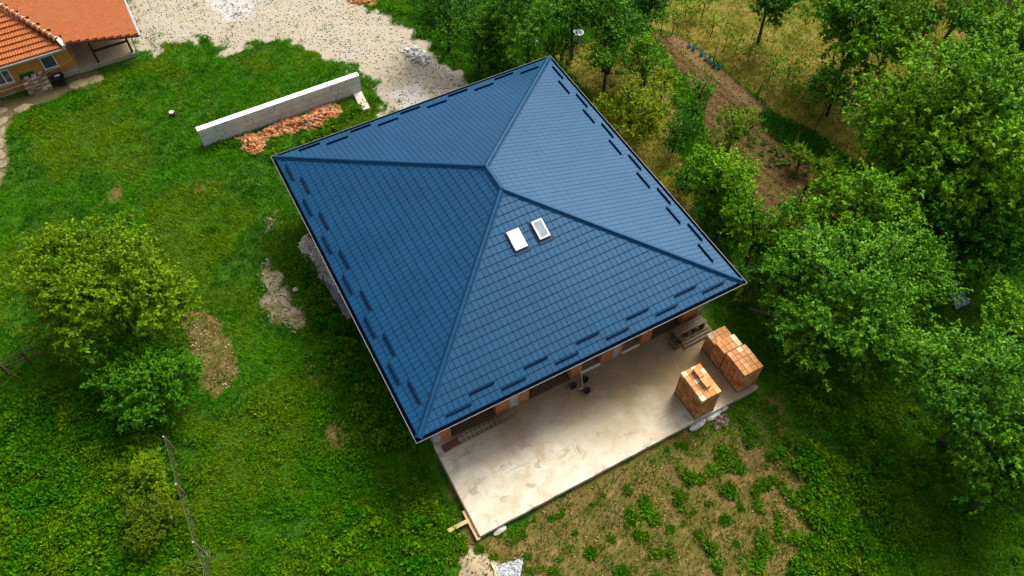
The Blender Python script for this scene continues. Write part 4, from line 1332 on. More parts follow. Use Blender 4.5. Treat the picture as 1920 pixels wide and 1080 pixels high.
for k in range(7):
    u_, v_ = ((-18.50, 21.51), (-18.57, 20.63), (-18.72, 19.81), (-18.87, 19.01), (-19.04, 18.23), (-19.18, 17.46), (-19.32, 16.63))[k]
    o = obj('stone', stone_mesh(1.0, 0.42 + 0.05 * (k % 3), 0.30 + 0.03 * (k % 2), 0.06, 60 + k, M_PATHSTONE, 'stone'), gp_)
    o.location = (u_ - 0.1, v_, GZ + 0.02)
    o.rotation_euler = (0, 0, 0.5 * k)

# ------------------------------------------------------------------ fences and posts
wf = tag(empty('wire_fence', (0, 0, 0)), 'low wire mesh fence on wooden posts running down through the tall weeds', 'fence')
posts = [(-15.52, -2.07), (-15.60, -4.21), (-15.63, -6.64), (-15.55, -8.89)]
M_POST = plain('mossy_fence_post', (0.16, 0.125, 0.06), 0.9, 0.35, 12)
M_WIRE = plain('rusty_fence_wire', (0.12, 0.10, 0.06), 0.7, 0.3, 20)
for (x, y) in posts:
    z = gz(x, y)
    o = MB().tube([(x, y, z - 0.2), (x + 0.01, y, z + 0.6), (x, y + 0.01, z + 1.18)], [0.045, 0.04, 0.036], 8).build('post', M_POST, wf)
    MB().lathe([(0.0, 0.02), (0.038, 0.016), (0.040, 0.0)], 8, (x, y + 0.01, z + 1.18)).build('post_cap', plain('pale_post_end', (0.34, 0.32, 0.27), 0.8, 0.1, 8), o)
for (x0, y0), (x1, y1) in zip(posts, posts[1:]):
    mb = MB()
    z0, z1 = gz(x0, y0), gz(x1, y1)
    for h in (0.15, 0.35, 0.55, 0.75, 0.95, 1.10):
        mid_ = ((x0 + x1) / 2, (y0 + y1) / 2, (z0 + z1) / 2 + h - 0.03)
        mb.tube([(x0, y0, z0 + h), mid_, (x1, y1, z1 + h)], 0.0035 if h < 1.05 else 0.007, 4)
    for k in range(1, 18):
        t_ = k / 18
        x, y, z = x0 + (x1 - x0) * t_, y0 + (y1 - y0) * t_, z0 + (z1 - z0) * t_
        mb.tube([(x, y, z + 0.1), (x, y, z + 1.08)], 0.003, 4)
    tag(mb.build('wire_mesh', M_WIRE, wf), kind='stuff')
rf = tag(empty('rail_fence', (0, 0, 0)), 'rusty pole fence with a slanting brace at the left picture edge', 'fence')
fp_ = [(-21.72, 4.71), (-20.79, 4.66), (-19.80, 4.65)]
for i, (x, y) in enumerate(fp_):
    z = gz(x, y)
    MB().tube([(x, y, z - 0.2), (x, y, z + 0.95)], 0.045, 7).build('post', M_RUST, rf)
(xa, ya), (xb, yb) = fp_[0], (-19.13, 4.71)
for h in (0.90, 0.45):
    MB().tube([(xa, ya, GZ + h), (xb, yb, GZ + h - 0.05)], 0.03, 6).build('rail', M_RUST, rf)
MB().tube([(fp_[1][0], fp_[1][1], GZ + 0.88), (fp_[1][0] + 0.55, fp_[1][1] - 0.75, GZ)], 0.03, 6).build('brace', M_RUST, rf)
tf_ = tag(empty('timber_rail', (0, 0, 0)), 'grey timber rail on a short post under the tree right of the terrace', 'fence')
(xa, ya), (xb, yb) = (8.28, -7.78), (8.91, -8.62)
MB().tube([(xa, ya, GZ + 0.55), (xb, yb, GZ + 0.60)], 0.045, 7).build('rail', M_WOOD, tf_)
MB().tube([(xb, yb, GZ - 0.1), (xb, yb, GZ + 0.85)], 0.05, 7).build('post', M_WOOD, tf_)
for k, (p, q, lab) in enumerate((((12.55, -13.54), (12.49, -13.90), 'bare grey branch sticking out of the lower right tree'), ((9.99, -18.45), (10.53, -18.36), 'broken grey branch lying on the dark grass by the lower right tree'))):
    (x0, y0), (x1, y1) = p, q
    zz0 = 1.3 if k == 0 else GZ + 0.08
    tag(MB().tube([(x0, y0, zz0), ((x0 + x1) / 2 + .05, (y0 + y1) / 2, zz0 + 0.1), (x1, y1, zz0 - (0 if k else 0.1))], [0.014, 0.03, 0.04], 6).build('bare_branch', M_WOOD), lab, 'branch')
tw = tag(empty('dead_shrub', (*(-15.63, -7.20), GZ)), 'small bare pale shrub with thin twigs beside the wire fence', 'shrub')
rg = random.Random(31)
for k in range(9):
    a, h = rg.uniform(0, 6.28), rg.uniform(0.5, 0.9)
    MB().tube([(0, 0, 0), (0.25 * math.cos(a), 0.25 * math.sin(a), h * 0.6), (0.55 * math.cos(a + 0.3), 0.55 * math.sin(a + 0.3), h)], [0.016, 0.011, 0.005], 5).build('twig', plain('pale_dead_wood', (0.24, 0.22, 0.15), 0.9, 0.2, 9), tw)

# ------------------------------------------------------------------ garden: stand, pipes, bottles, stakes
wl_ = tag(empty('wash_tub', (*(11.24, 11.46), GZ)), 'round white rimmed tub on a blue stand among the trees behind the house', 'tub')
MB().lathe([(0.0, 0.70), (0.20, 0.70), (0.24, 0.86), (0.30, 0.87), (0.30, 0.84), (0.21, 0.66), (0.0, 0.66)], 18).build('bowl', plain('white_enamel', (0.40, 0.42, 0.44), 0.4, 0.1, 5), wl_, smooth=True)
for k in range(4):
    a = math.pi / 4 + k * math.pi / 2
    MB().tube([(0.20 * math.cos(a), 0.20 * math.sin(a), 0.0), (0.16 * math.cos(a), 0.16 * math.sin(a), 0.66)], 0.022, 6).build('leg', plain('blue_painted_steel', (0.06, 0.16, 0.34), 0.5, 0.2, 8), wl_)
MB().lathe([(0.17, 0.18), (0.19, 0.20), (0.19, 0.22), (0.17, 0.20)], 16).build('hoop', plain('blue_painted_hoop', (0.10, 0.24, 0.42), 0.5, 0.2, 8), wl_)
M_PIPE = plain('grey_plastic_pipe', (0.42, 0.42, 0.42), 0.5, 0.15, 6)
for k, (du, l, lab) in enumerate(((0, 1.0, 'first'), (0.2, 1.1, 'second'), (0.42, 0.9, 'third'), (0.75, 1.2, 'slanting'))):
    x, y = (8.61, 12.48)
    o = tag(MB().tube([(x + du, y, GZ + 0.02), (x + du * 0.8 + (0.4 if k < 3 else -0.7), y + 0.7, GZ + l)], 0.035, 7).build('grey_pole', M_PIPE), 'grey pole leaning in the bushes behind the roof, %s from the left' % lab if k < 3 else 'slanting grey pole right of the other poles in the bushes behind the roof', 'pole', 'grey poles in the bushes')
for k, p in enumerate(((16.70, 8.27), (16.72, 7.94), (16.82, 7.31), (16.92, 6.94), (16.96, 6.56), (16.96, 6.25), (16.98, 5.94))):
    x, y = p
    c = [(0.30, 0.45, 0.55), (0.05, 0.30, 0.42), (0.04, 0.26, 0.34), (0.45, 0.52, 0.55), (0.35, 0.45, 0.52), (0.03, 0.24, 0.20), (0.04, 0.24, 0.42)][k]
    o = tag(MB().lathe([(0.0, 0.0), (0.09, 0.0), (0.10, 0.05), (0.10, 0.17), (0.09, 0.22), (0.04, 0.28), (0.035, 0.32)], 12).build('plastic_bottle', plain('bottle_plastic_%d' % k, c, 0.25, 0.15, 5), smooth=True),
            '%s plastic bottle set at the garden bed edge, number %s from the house end' % (['pale blue', 'blue', 'teal', 'whitish', 'greyish', 'dark green', 'deep blue'][k], ['one', 'two', 'three', 'four', 'five', 'six', 'seven'][k]), 'bottle', 'bottles along the garden edge')
    o.location = (x, y, gz(x, y))
    o.rotation_euler = (0.2 * (k % 3), 0.15 * (k % 2), k)
for k, (p, h, lab) in enumerate((((15.69, 9.73), 1.3, 'thin dark stake nearest the dark trees at the head of the garden'), ((17.09, 6.54), 1.0, 'thin dark stake among the plastic bottles'), ((18.47, 6.46), 1.25, 'leaning dark stake between two saplings in the dry grass'),
                             ((17.33, 2.95), 1.1, 'thin dark stake midway along the soil bed edge'), ((18.29, -0.50), 1.1, 'thin dark stake beside the dense green bed'), ((23.50, -0.37), 1.5, 'slanting dark post wrapped in ivy at the edge of the right hand trees'))):
    x, y = p
    z = gz(x, y)
    o = tag(MB().tube([(x, y, z - 0.1), (x + (0.25 if k in (2, 5) else 0.05), y + 0.05, z + h)], [0.028 if k < 5 else 0.07, 0.022 if k < 5 else 0.04], 6).build('garden_stake', M_BARK), lab, 'stake', 'stakes in the orchard')
sm_ = tag(MB().lathe([(0.0, 0.0), (0.17, 0.0), (0.17, 0.75), (0.15, 0.80), (0.0, 0.80)], 14).build('metal_drum', plain('bluish_grey_metal', (0.26, 0.30, 0.34), 0.45, 0.25, 8, metallic=0.3), smooth=False), 'bluish grey metal drum half hidden by the big right tree', 'drum')
sm_.location = (*(19.23, -4.05), gz(*(19.23, -4.05)))
hs = tag(MB().tube([(0.0, 0.0, 0.03), (0.35, 0.1, 0.03), (0.5, -0.2, 0.03), (0.3, -0.5, 0.04), (0.1, -0.55, 0.05)], 0.03, 7).build('white_hose', M_WHITE), 'short curled white hose below the metal drum', 'hose')
hs.location = (*(18.48, -4.37), GZ + 0.02)
sh = tag(empty('far_building', (*(36.94, 2.23), GZ), 0.2), 'corner of a pale flat roofed building at the top right', 'building')
MB().box(-1.6, 7, 0.0, 8, 0, 2.4).build('wall', plain('brownish_render', (0.30, 0.23, 0.15), 0.9, 0.15, 2), sh)
MB().box(-1.9, 7.2, -0.35, 8.2, 2.401, 2.55).build('roof', plain('dusty_grey_roof', (0.40, 0.34, 0.27), 0.9, 0.15, 2), sh)

# ------------------------------------------------------------------ trees
M_LEAF = leaf_mat('tree_leaves', 0.16, 0.45, 0.08)
M_GRASS = leaf_mat('grass_blades', 0.28, 0.7, 0.03)
GREEN = dict(
    olive=((0.060, 0.150, 0.001), (0.165, 0.260, 0.002)),
    mid=((0.022, 0.118, 0.002), (0.086, 0.258, 0.004)),
    deep=((0.011, 0.083, 0.004), (0.045, 0.175, 0.005)),
    lime=((0.100, 0.180, 0.001), (0.210, 0.280, 0.002)),
    walnut=((0.028, 0.139, 0.001), (0.147, 0.325, 0.002)),
    silver=((0.018, 0.110, 0.004), (0.132, 0.323, 0.012)),
    limegreen=((0.075, 0.165, 0.001), (0.155, 0.265, 0.003)),
    tan=((0.055, 0.115, 0.002), (0.125, 0.165, 0.004)))

def unit(v):
    return v / (np.linalg.norm(v, axis=-1, keepdims=True) + 1e-9)

def crown_mesh(name, seed, r, rz, dens, leaf, tone, n_lobes=None, per=15, open_=0.0):
    """many small leaf sprays over the surfaces of uneven lobes; centred on the origin"""
    rg = np.random.default_rng(seed)
    nl = n_lobes or int(np.clip(7 + r * 7, 6, 40))
    d = unit(rg.normal(0, 1, (nl, 3)))
    d[:, 2] = d[:, 2] * 0.8 + 0.12
    rad = rg.uniform(0.20, 1.0, nl) ** 0.6
    wob = 1 + 0.16 * np.sin(np.arctan2(d[:, 1], d[:, 0]) * 2 + rg.uniform(0, 6)) + 0.10 * np.sin(np.arctan2(d[:, 1], d[:, 0]) * 5 + rg.uniform(0, 6))
    lc = d * (rad * wob)[:, None] * np.array([r, r, rz]) * 0.80
    lr = r * rg.uniform(0.15, 0.36, nl) * (1.12 if nl < 12 else 0.92)
    ns = int(dens * 1.35 * r * r)
    # boughs on the lobes, sprays gathered round each bough end
    nb_ = max(12, ns // 11)
    bp = rg.choice(nl, nb_, p=lr ** 2 / (lr ** 2).sum())
    bd = unit(rg.normal(0, 1, (nb_, 3)) + np.array([0, 0, 0.40]))
    bc = lc[bp] + bd * lr[bp, None] * rg.uniform(0.70, 1.18, (nb_, 1)) * np.array([1, 1, 0.85])
    pk = rg.integers(0, nb_, ns)
    pick, od = bp[pk], bd[pk]
    pos = bc[pk] + rg.normal(0, 1, (ns, 3)) * np.array([1, 1, 0.7]) * leaf * 1.7
    btone = rg.uniform(-0.15, 0.30, nb_)[pk]
    # drop sprays buried in another lobe
    deep = np.zeros(ns, bool)
    for k in range(nl):
        dd = np.linalg.norm((pos - lc[k]) / np.array([1, 1, 0.85]), axis=1)
        deep |= (dd < lr[k] * 0.55)
    pos, od, pick, btone = pos[~deep], od[~deep], pick[~deep], btone[~deep]
    ns = len(pos)
    ctr = unit(pos * np.array([1, 1, r / rz]))
    tw = unit(od * 0.5 + ctr * 0.6 + np.array([0, 0, 0.35]) + rg.normal(0, 0.35, (ns, 3)))
    tl = rg.uniform(1.6, 4.2, ns) * leaf
    t = rg.uniform(0.0, 1.0, (ns, per))
    b = pos[:, None] + tw[:, None] * (t * tl[:, None])[..., None]
    ld = unit(tw[:, None] * rg.uniform(0.2, 0.9, (ns, per, 1)) + unit(rg.normal(0, 1, (ns, per, 3))) * 0.95)
    nrm = unit(np.array([0, 0, 1.0]) + ctr[:, None] * 0.5 + rg.normal(0, 0.45, (ns, per, 3)))
    side = unit(np.cross(ld, nrm))
    ll = leaf * rg.uniform(0.65, 1.25, (ns, per, 1))
    lw = ll * rg.uniform(0.42, 0.60, (ns, per, 1))
    tip = b + ld * ll - np.array([0, 0, 1.0]) * ll * 0.15
    m1 = b + ld * ll * 0.45
    up_ = np.cross(side, ld) * lw * 0.12
    V = np.stack([b, m1 + side * lw * 0.5 + up_, tip, m1 - side * lw * 0.5 + up_], 2).reshape(-1, 3)
    n = ns * per
    F = np.arange(n * 4).reshape(n, 4)
    lo, hi = np.array(GREEN[tone][0]), np.array(GREEN[tone][1])
    lobe_t = rg.uniform(0.0, 0.5, nl)[pick]
    k = np.clip(lobe_t[:, None] + btone[:, None] + rg.uniform(-0.1, 0.30, (ns, 1)) + rg.normal(0, 0.18, (ns, per)) + (t - 0.45) * 0.5, 0, 1.25)  # tips paler: young leaf colour plus crown highlights put into the tint
    col = lo + (hi - lo) * k[..., None]
    col = col * rg.uniform(0.85, 1.15, (ns, per, 1)) * rg.uniform(0.92, 1.08)
    tint = np.repeat(col.reshape(-1, 3), 4, 0)
    return np_mesh(name, V, F, M_LEAF, tint), lc

def tree(x, y, zc, r, tone, label, rzf=0.8, leaf=0.13, dens=150, seed=None, cat='tree', group=None, lobes=None, bare=False, name='tree', per=15):
    seed = seed if seed is not None else int(abs(x * 131 + y * 57 + r * 991)) % 99991
    z0 = gz(x, y)
    o = tag(empty(name, (x, y, z0)), label, cat, group)
    rz = r * rzf
    zc = max(zc - z0, rz * 0.75)
    me, lc = crown_mesh('crown', seed, r, rz, dens, leaf, tone, lobes, per)
    c = obj('crown', me, o)
    c.location = (0, 0, zc)
    rg = random.Random(seed)
    tr = MB()
    tb = 0.04 + 0.032 * r
    fork = max(0.25, zc - rz * 0.55)
    lean = (rg.uniform(-0.15, 0.15) * r, rg.uniform(-0.15, 0.15) * r)
    tr.tube([(0, 0, -0.15), (lean[0] * 0.3, lean[1] * 0.3, fork * 0.5), (lean[0] * 0.6, lean[1] * 0.6, fork)], [tb * 1.35, tb, tb * 0.85], 9)
    for k in range(min(len(lc), 14)):
        e = Vector(lc[k]) + Vector((0, 0, zc))
        s_ = Vector((lean[0] * 0.6, lean[1] * 0.6, fork - rg.uniform(0, 0.15)))
        m_ = s_.lerp(e, 0.5) + Vector((rg.uniform(-.1, .1), rg.uniform(-.1, .1), 0.05)) * r
        tr.tube([s_, m_, e, e + (e - m_) * 0.6], [tb * 0.55, tb * 0.36, tb * 0.2, tb * 0.06], 6)
    tr.build('trunk', M_BARK, o)
    return o

G_TOP, G_RIGHT, G_SAP = 'trees behind the roof', 'trees right of the house', 'young saplings in the dry grass'
big_left = tree(-15.69, 4.29, 2.50, 2.97, 'limegreen', 'broad light green tree standing alone on the left lawn', 0.72, 0.15, 300, lobes=46)
big_left.scale = (1.07, 1.07, 1.07)
tree(-15.42, 0.53, 1.30, 2.15, 'mid', 'round darker green bushy tree below the light green tree', 0.72, 0.11, 380, lobes=34)
tree(-16.77, -3.07, 0.60, 1.13, 'olive', 'light green bush left of the middle fence post', 0.5, 0.07, 480, cat='bush', name='bush')
tree(-16.80, -5.04, 0.60, 1.14, 'tan', 'yellowish bush left of the lowest fence post', 0.5, 0.07, 480, cat='bush', name='bush')
tree(-16.38, -7.35, 0.50, 0.77, 'tan', 'small yellowish bush cut by the bottom picture edge', 0.6, 0.07, 330, cat='bush', name='bush')
tree(4.62, 14.54, 2.40, 1.77, 'deep', 'dark tree at the top edge where the lawn strip ends', 0.9, 0.12, 190, group=G_TOP)
tree(5.38, 12.26, 2.00, 1.49, 'mid', 'leafy green tree left of the tub clearing, beside the gravel', 0.9, 0.12, 200, group=G_TOP)
tree(5.85, 11.13, 1.00, 1.25, 'deep', 'low dark bush just behind the rear eave', 0.8, 0.11, 200, cat='bush', name='bush', group=G_TOP)
tree(7.63, 10.73, 3.00, 2.39, 'silver', 'large spreading tree behind the roof peak with pale leaf tips', 0.8, 0.13, 210, group=G_TOP)
tree(9.04, 9.73, 1.60, 0.89, 'mid', 'small bushy tree left of the round tub', 0.9, 0.12, 200, group=G_TOP)
tree(10.35, 10.66, 3.20, 1.64, 'mid', 'green tree at the top edge above the round tub', 0.9, 0.13, 200, group=G_TOP)
tree(11.54, 8.69, 3.20, 1.94, 'silver', 'tall tree right of the round tub with pale leaf tips', 1.0, 0.13, 200, group=G_TOP)
tree(10.34, 7.29, 2.00, 1.27, 'silver', 'upright tree beyond the far roof corner', 1.25, 0.12, 200, group=G_TOP)
tree(13.77, 9.00, 3.00, 1.21, 'deep', 'dark tall tree at the head of the garden soil', 1.0, 0.12, 200, group=G_TOP)
tree(12.38, 6.48, 1.50, 1.23, 'walnut', 'yellowish leafy tree left of the soil strip', 1.0, 0.13, 150, group=G_RIGHT)
tree(12.85, 5.46, 1.00, 0.65, 'olive', 'small sparse tree beside the soil strip', 1.1, 0.12, 120, group=G_RIGHT)
tree(9.47, 3.54, 1.90, 1.68, 'lime', 'bright yellow green tree beside the right eave', 0.85, 0.13, 190, group=G_RIGHT)
tree(13.24, 3.31, 1.50, 1.03, 'mid', 'small open tree standing on the garden soil', 1.0, 0.12, 130, group=G_RIGHT)
tree(11.24, 1.97, 1.20, 0.77, 'deep', 'small dark sapling tree on bare soil near the right eave', 1.3, 0.11, 150, group=G_RIGHT)
tree(13.02, 0.25, 1.90, 1.58, 'olive', 'feathery open tree beside the dense green bed', 0.95, 0.09, 190, group=G_RIGHT)
tree(10.17, -2.37, 2.20, 1.66, 'walnut', 'rounded leafy tree right of the eave, in line with the ridge', 0.85, 0.14, 190, group=G_RIGHT)
tree(10.15, -0.59, 0.80, 0.90, 'deep', 'low dark shrub tight against the right eave', 0.9, 0.10, 220, cat='bush', name='bush', group=G_RIGHT)
tree(9.59, -3.76, 0.90, 1.11, 'deep', 'dark shrub against the lower half of the right eave', 0.9, 0.11, 220, cat='bush', name='bush', group=G_RIGHT)
tree(10.00, -5.52, 2.40, 1.59, 'walnut', 'leafy tree by the right roof corner, left of the bare soil spot', 0.95, 0.14, 190, group=G_RIGHT)
tree(9.13, -6.85, 1.60, 1.10, 'deep', 'dark leafy tree right next to the right roof corner', 0.9, 0.12, 210, group=G_RIGHT)
tree(14.15, -7.08, 2.60, 2.12, 'walnut', 'bright large leaved tree right of the bare soil spot', 0.85, 0.20, 130, group=G_RIGHT)
tree(10.67, -10.30, 3.00, 3.64, 'silver', 'wide tree right of the brick stacks with pale young leaf tips', 0.72, 0.14, 200, group=G_RIGHT)
tree(9.95, -7.91, 2.40, 1.55, 'mid', 'green tree between the roof corner and the wide tree', 0.9, 0.13, 200, group=G_RIGHT)
tree(19.55, -6.47, 4.00, 4.49, 'walnut', 'very large tree with big bright leaves at the right', 0.85, 0.21, 150, group=G_RIGHT)
tree(25.80, -4.13, 4.20, 3.07, 'walnut', 'large bright tree cut by the upper right picture edge', 0.9, 0.20, 140, group=G_RIGHT)
tree(18.68, -10.11, 2.40, 2.54, 'deep', 'dark green tree under the very large bright tree', 0.8, 0.17, 150, group=G_RIGHT)
tree(18.03, -5.90, 2.20, 1.42, 'walnut', 'lower left outgrowth tree before the very large bright tree', 0.95, 0.20, 150, group=G_RIGHT)
tree(21.65, 1.86, 3.60, 2.99, 'walnut', 'large spreading tree standing in the dry orchard at the top', 0.8, 0.20, 150, group='orchard trees')
tree(20.34, 6.67, 2.40, 1.28, 'deep', 'dark tree at the top edge of the dry orchard', 0.9, 0.15, 180, group='orchard trees')
tree(19.81, 0.23, 1.60, 1.26, 'silver', 'small tree with whitish leaf tips below the large orchard tree', 1.0, 0.13, 170, group='orchard trees')
tree(28.41, 2.23, 0.90, 1.04, 'deep', 'dark bush in the straw right of the large orchard tree', 0.8, 0.10, 220, cat='bush', name='bush', group='orchard trees')
tree(29.99, 1.90, 1.60, 1.83, 'mid', 'feathery green bush at the top edge near the pale building', 0.8, 0.10, 200, cat='bush', name='bush', group='orchard trees')
tree(27.89, 4.01, 1.20, 1.05, 'mid', 'green bush behind the large orchard tree at the top edge', 0.8, 0.10, 200, cat='bush', name='bush', group='orchard trees')
tree(11.36, -16.27, 3.20, 3.19, 'silver', 'big tree at the lower right with layered green boughs', 0.85, 0.15, 190, group=G_RIGHT)
tree(10.41, -18.81, 2.20, 1.89, 'mid', 'lower boughed tree at the right edge below the big lower right tree', 0.9, 0.15, 180, group=G_RIGHT)
tree(15.05, -14.72, 2.60, 1.52, 'walnut', 'green tree at the right edge above the big lower right tree', 0.9, 0.14, 180, group=G_RIGHT)
tree(14.50, -3.91, 0.90, 1.08, 'tan', 'sparse young fruit tree with bare dark limbs on the soil', 0.8, 0.08, 26, group=G_RIGHT, lobes=12, per=9)
tree(15.81, -2.14, 0.50, 1.01, 'olive', 'low yellowish shrub at the edge of the dense green bed', 0.55, 0.08, 190, cat='bush', name='bush', group=G_RIGHT)
tree(16.66, -3.50, 0.50, 1.13, 'olive', 'wider yellowish shrub at the lower end of the dense green bed', 0.5, 0.08, 170, cat='bush', name='bush', group=G_RIGHT)
tree(8.54, -7.11, 0.40, 0.58, 'olive', 'yellowish low bush beside the far corner of the terrace', 0.7, 0.08, 200, cat='bush', name='bush', group=G_RIGHT)
for (x, y, h, r, lab) in ((*(18.26, 8.38), 1.1, 0.20, 'slender sapling, upper one in the dry grass above the bottles'), (*(18.25, 7.10), 1.2, 0.20, 'thin sapling with few leaves left of the leaning stake'),
                      (*(18.76, 5.62), 1.2, 0.24, 'leafy upright sapling right of the leaning stake'), (*(18.91, 3.93), 1.2, 0.32, 'loose leaved sapling midway along the dry grass'),
                      (*(19.20, 2.94), 1.7, 0.42, 'tallest sapling with a round top in the dry grass'), (*(19.37, 2.07), 0.55, 0.26, 'very small bushy seedling right of the tallest sapling'),
                      (*(19.41, 1.25), 0.60, 0.26, 'very small forked seedling left of the whitish tipped tree'), (*(19.49, 0.24), 1.4, 0.26, 'tied sapling below the whitish tipped tree'),
                      (*(18.93, 10.12), 1.3, 0.24, 'slim sapling near the top edge of the dry grass'), (*(16.44, 9.59), 1.8, 0.34, 'tall thin sapling at the head of the soil strip'),
                      (*(18.00, 10.52), 0.9, 0.45, 'bushy sapling near the top edge left of the slim one'), (*(15.67, 10.68), 1.9, 0.5, 'young tree with bent stem beside the dark trees')):
    z0 = gz(x, y)
    o = tag(empty('sapling', (x, y, z0)), lab, 'sapling', G_SAP)
    rg = random.Random(int(x * 100))
    me, lc = crown_mesh('crown', int(abs(x * 77 + y * 31)), r, h * 0.38, 75 / r, 0.14, 'walnut', 6, 8)
    c = obj('crown', me, o)
    c.location = (0, 0, h * 0.72)
    tr = MB()
    tr.tube([(0, 0, -0.05), (rg.uniform(-.05, .05), 0, h * 0.5), (0, rg.uniform(-.05, .05), h)], [0.03, 0.022, 0.008], 6)
    for q in lc[:4]:
        tr.tube([(0, 0, h * 0.5), (q[0], q[1], q[2] + h * 0.72)], [0.014, 0.005], 4)
    tr.build('trunk', M_BARK, o)

# vegetables in rows on the soil
def clump_geo(rg, n, r, h, leaf, lo, hi, strap=0.35):
    az = rg.uniform(0, 6.283, n)
    el = rg.uniform(0.25, 1.35, n)
    d = np.stack([np.cos(az) * np.cos(el), np.sin(az) * np.cos(el), np.sin(el)], 1)
    b0 = np.stack([np.cos(az), np.sin(az), np.zeros(n)], 1) * (rg.uniform(0, 1, (n, 1)) ** 0.6) * r * 0.62
    b0[:, 2] = rg.uniform(0, 1, n) * h * 0.6 * (1 - np.hypot(b0[:, 0], b0[:, 1]) / r * 0.7)
    ll = leaf * rg.uniform(0.6, 1.3, (n, 1))
    side = unit(np.cross(d, np.array([0, 0, 1.0]) + rg.normal(0, 0.3, (n, 3)))) * ll * strap * 0.5
    m1 = b0 + d * ll * 0.5
    tip = b0 + d * ll - np.array([0, 0, 1.0]) * ll * 0.30
    V = np.stack([b0, m1 + side, tip, m1 - side], 1)
    col = (np.array(lo) + (np.array(hi) - np.array(lo)) * rg.uniform(0, 1, (n, 1))) * rg.uniform(0.85, 1.2, (n, 1))
    return V, np.repeat(col[:, None], 4, 1)

def clump_mesh(name, seed, n, r, h, leaf, lo, hi, strap=0.35):
    V, C = clump_geo(np.random.default_rng(seed), n, r, h, leaf, lo, hi, strap)
    return np_mesh(name, V.reshape(-1, 3), np.arange(len(V) * 4).reshape(-1, 4), M_GRASS, C.reshape(-1, 3))
veg = [clump_mesh('vegetable_plant', 300 + k, 46, 0.30, 0.20, 0.22, (0.035, 0.110, 0.020), (0.095, 0.185, 0.045), 0.7) for k in range(3)]
for k, p in enumerate(((15.57, 0.14), (15.67, -0.43), (15.81, -0.84), (15.00, -0.40), (15.19, -1.02), (15.33, -1.43), (16.03, -2.55), (15.38, -2.36), (15.66, -1.52), (14.77, -1.20))):
    o = tag(obj('vegetable_plant', veg[k % 3]), 'low vegetable plant on the brown soil, %s' % ('largest, heading the upper row', 'second in the row beside the green bed', 'third in the row beside the green bed', 'first of the lower row', 'third of the lower row', 'fourth of the lower row', 'nearest the sparse young fruit tree', 'left of the sparse young fruit tree', 'between the two rows', 'second of the lower row')[k], 'plant', 'vegetables on the soil')
    o.location = (*p, gz(*p))
    o.rotation_euler = (0, 0, k * 1.7)
    o.scale = (0.55 + 0.12 * (k % 3),) * 3

# weed clumps standing singly on the bare clay
weed = []
for k in range(8):
    rgw = np.random.default_rng(400 + k)
    Vs, Cs = [], []
    for j in range(5 + k % 4):
        rr_ = rgw.uniform(0.12, 0.26)
        gw = rgw.uniform(0, 1)
        lo = np.array([0.018, 0.090, 0.003]) * (1 - gw) + np.array([0.060, 0.115, 0.003]) * gw
        v_, c_ = clump_geo(rgw, 60, rr_, rgw.uniform(0.15, 0.40), rgw.uniform(0.10, 0.20), lo, lo * 2.1, rgw.uniform(0.22, 0.55))
        a_, d_ = rgw.uniform(0, 6.28), rgw.uniform(0.0, 0.42) * (0 if j == 0 else 1)
        v_[..., 0] += d_ * math.cos(a_)
        v_[..., 1] += d_ * math.sin(a_)
        Vs.append(v_)
        Cs.append(c_)
    Vs, Cs = np.concatenate(Vs), np.concatenate(Cs)
    weed.append(np_mesh('weed_clump', Vs.reshape(-1, 3), np.arange(len(Vs) * 4).reshape(-1, 4), M_GRASS, Cs.reshape(-1, 3)))
CL_ = [(2.06, -11.36, 0.26), (2.28, -11.56, 0.26), (1.57, -11.41, 0.17), (-0.66, -12.04, 0.30), (-1.55, -11.80, 0.17), (1.71, -12.83, 0.52), (2.52, -13.00, 0.59), (0.85, -13.27, 0.45), (-0.49, -13.06, 0.57), (-1.15, -13.14, 0.38), (-0.55, -13.54, 0.42), (-1.21, -13.75, 0.42), (-0.07, -14.03, 0.25), (-2.22, -13.38, 0.25), (-0.90, -14.65, 0.42), (-3.17, -13.36, 0.37), (3.56, -13.22, 0.62), (2.71, -13.86, 0.48), (3.38, -14.77, 0.39), (1.86, -14.77, 0.34), (1.66, -13.96, 0.17), (0.80, -15.40, 0.46), (0.61, -15.95, 0.38), (0.70, -14.71, 0.25), (4.66, -15.52, 0.57), (5.25, -15.84, 0.49), (6.29, -15.54, 0.54), (4.02, -14.35, 0.48), (2.52, -16.33, 0.64), (1.90, -16.69, 0.60), (3.64, -16.49, 0.57), (3.59, -15.78, 0.39), (1.71, -15.64, 0.21), (-2.54, -14.50, 0.45), (5.03, -12.16, 0.50), (3.50, -12.51, 0.49), (4.59, -12.79, 0.36), (-3.37, -11.69, 0.29), (-4.38, -11.39, 0.17), (-4.99, -11.63, 0.25), (-5.47, -11.69, 0.25), (-5.83, -11.27, 0.17), (-6.65, -11.36, 0.31), (-6.45, -11.82, 0.27), (-5.26, -12.45, 0.21), (-3.80, -11.59, 0.21), (-5.44, -12.89, 0.29), (-4.68, -13.43, 0.33), (6.20, -11.94, 0.41), (5.43, -13.63, 0.59), (5.52, -14.43, 0.58), (6.21, -14.55, 0.45), (5.72, -16.93, 0.58), (4.76, -16.87, 0.53), (3.59, -17.35, 0.61), (4.45, -17.81, 0.57), (2.71, -14.72, 0.26), (1.06, -13.94, 0.21), (-2.19, -11.95, 0.17), (-3.25, -12.53, 0.19), (4.51, -14.38, 0.44), (-6.15, -8.11, 0.26), (-6.93, -9.15, 0.25), (-6.70, -9.79, 0.25)]
rg = random.Random(77)
ORD = ['first', 'second', 'third', 'fourth', 'fifth', 'sixth', 'seventh', 'eighth', 'ninth', 'tenth', 'eleventh', 'twelfth', 'thirteenth', 'fourteenth', 'fifteenth', 'sixteenth', 'seventeenth', 'eighteenth', 'nineteenth', 'twentieth']
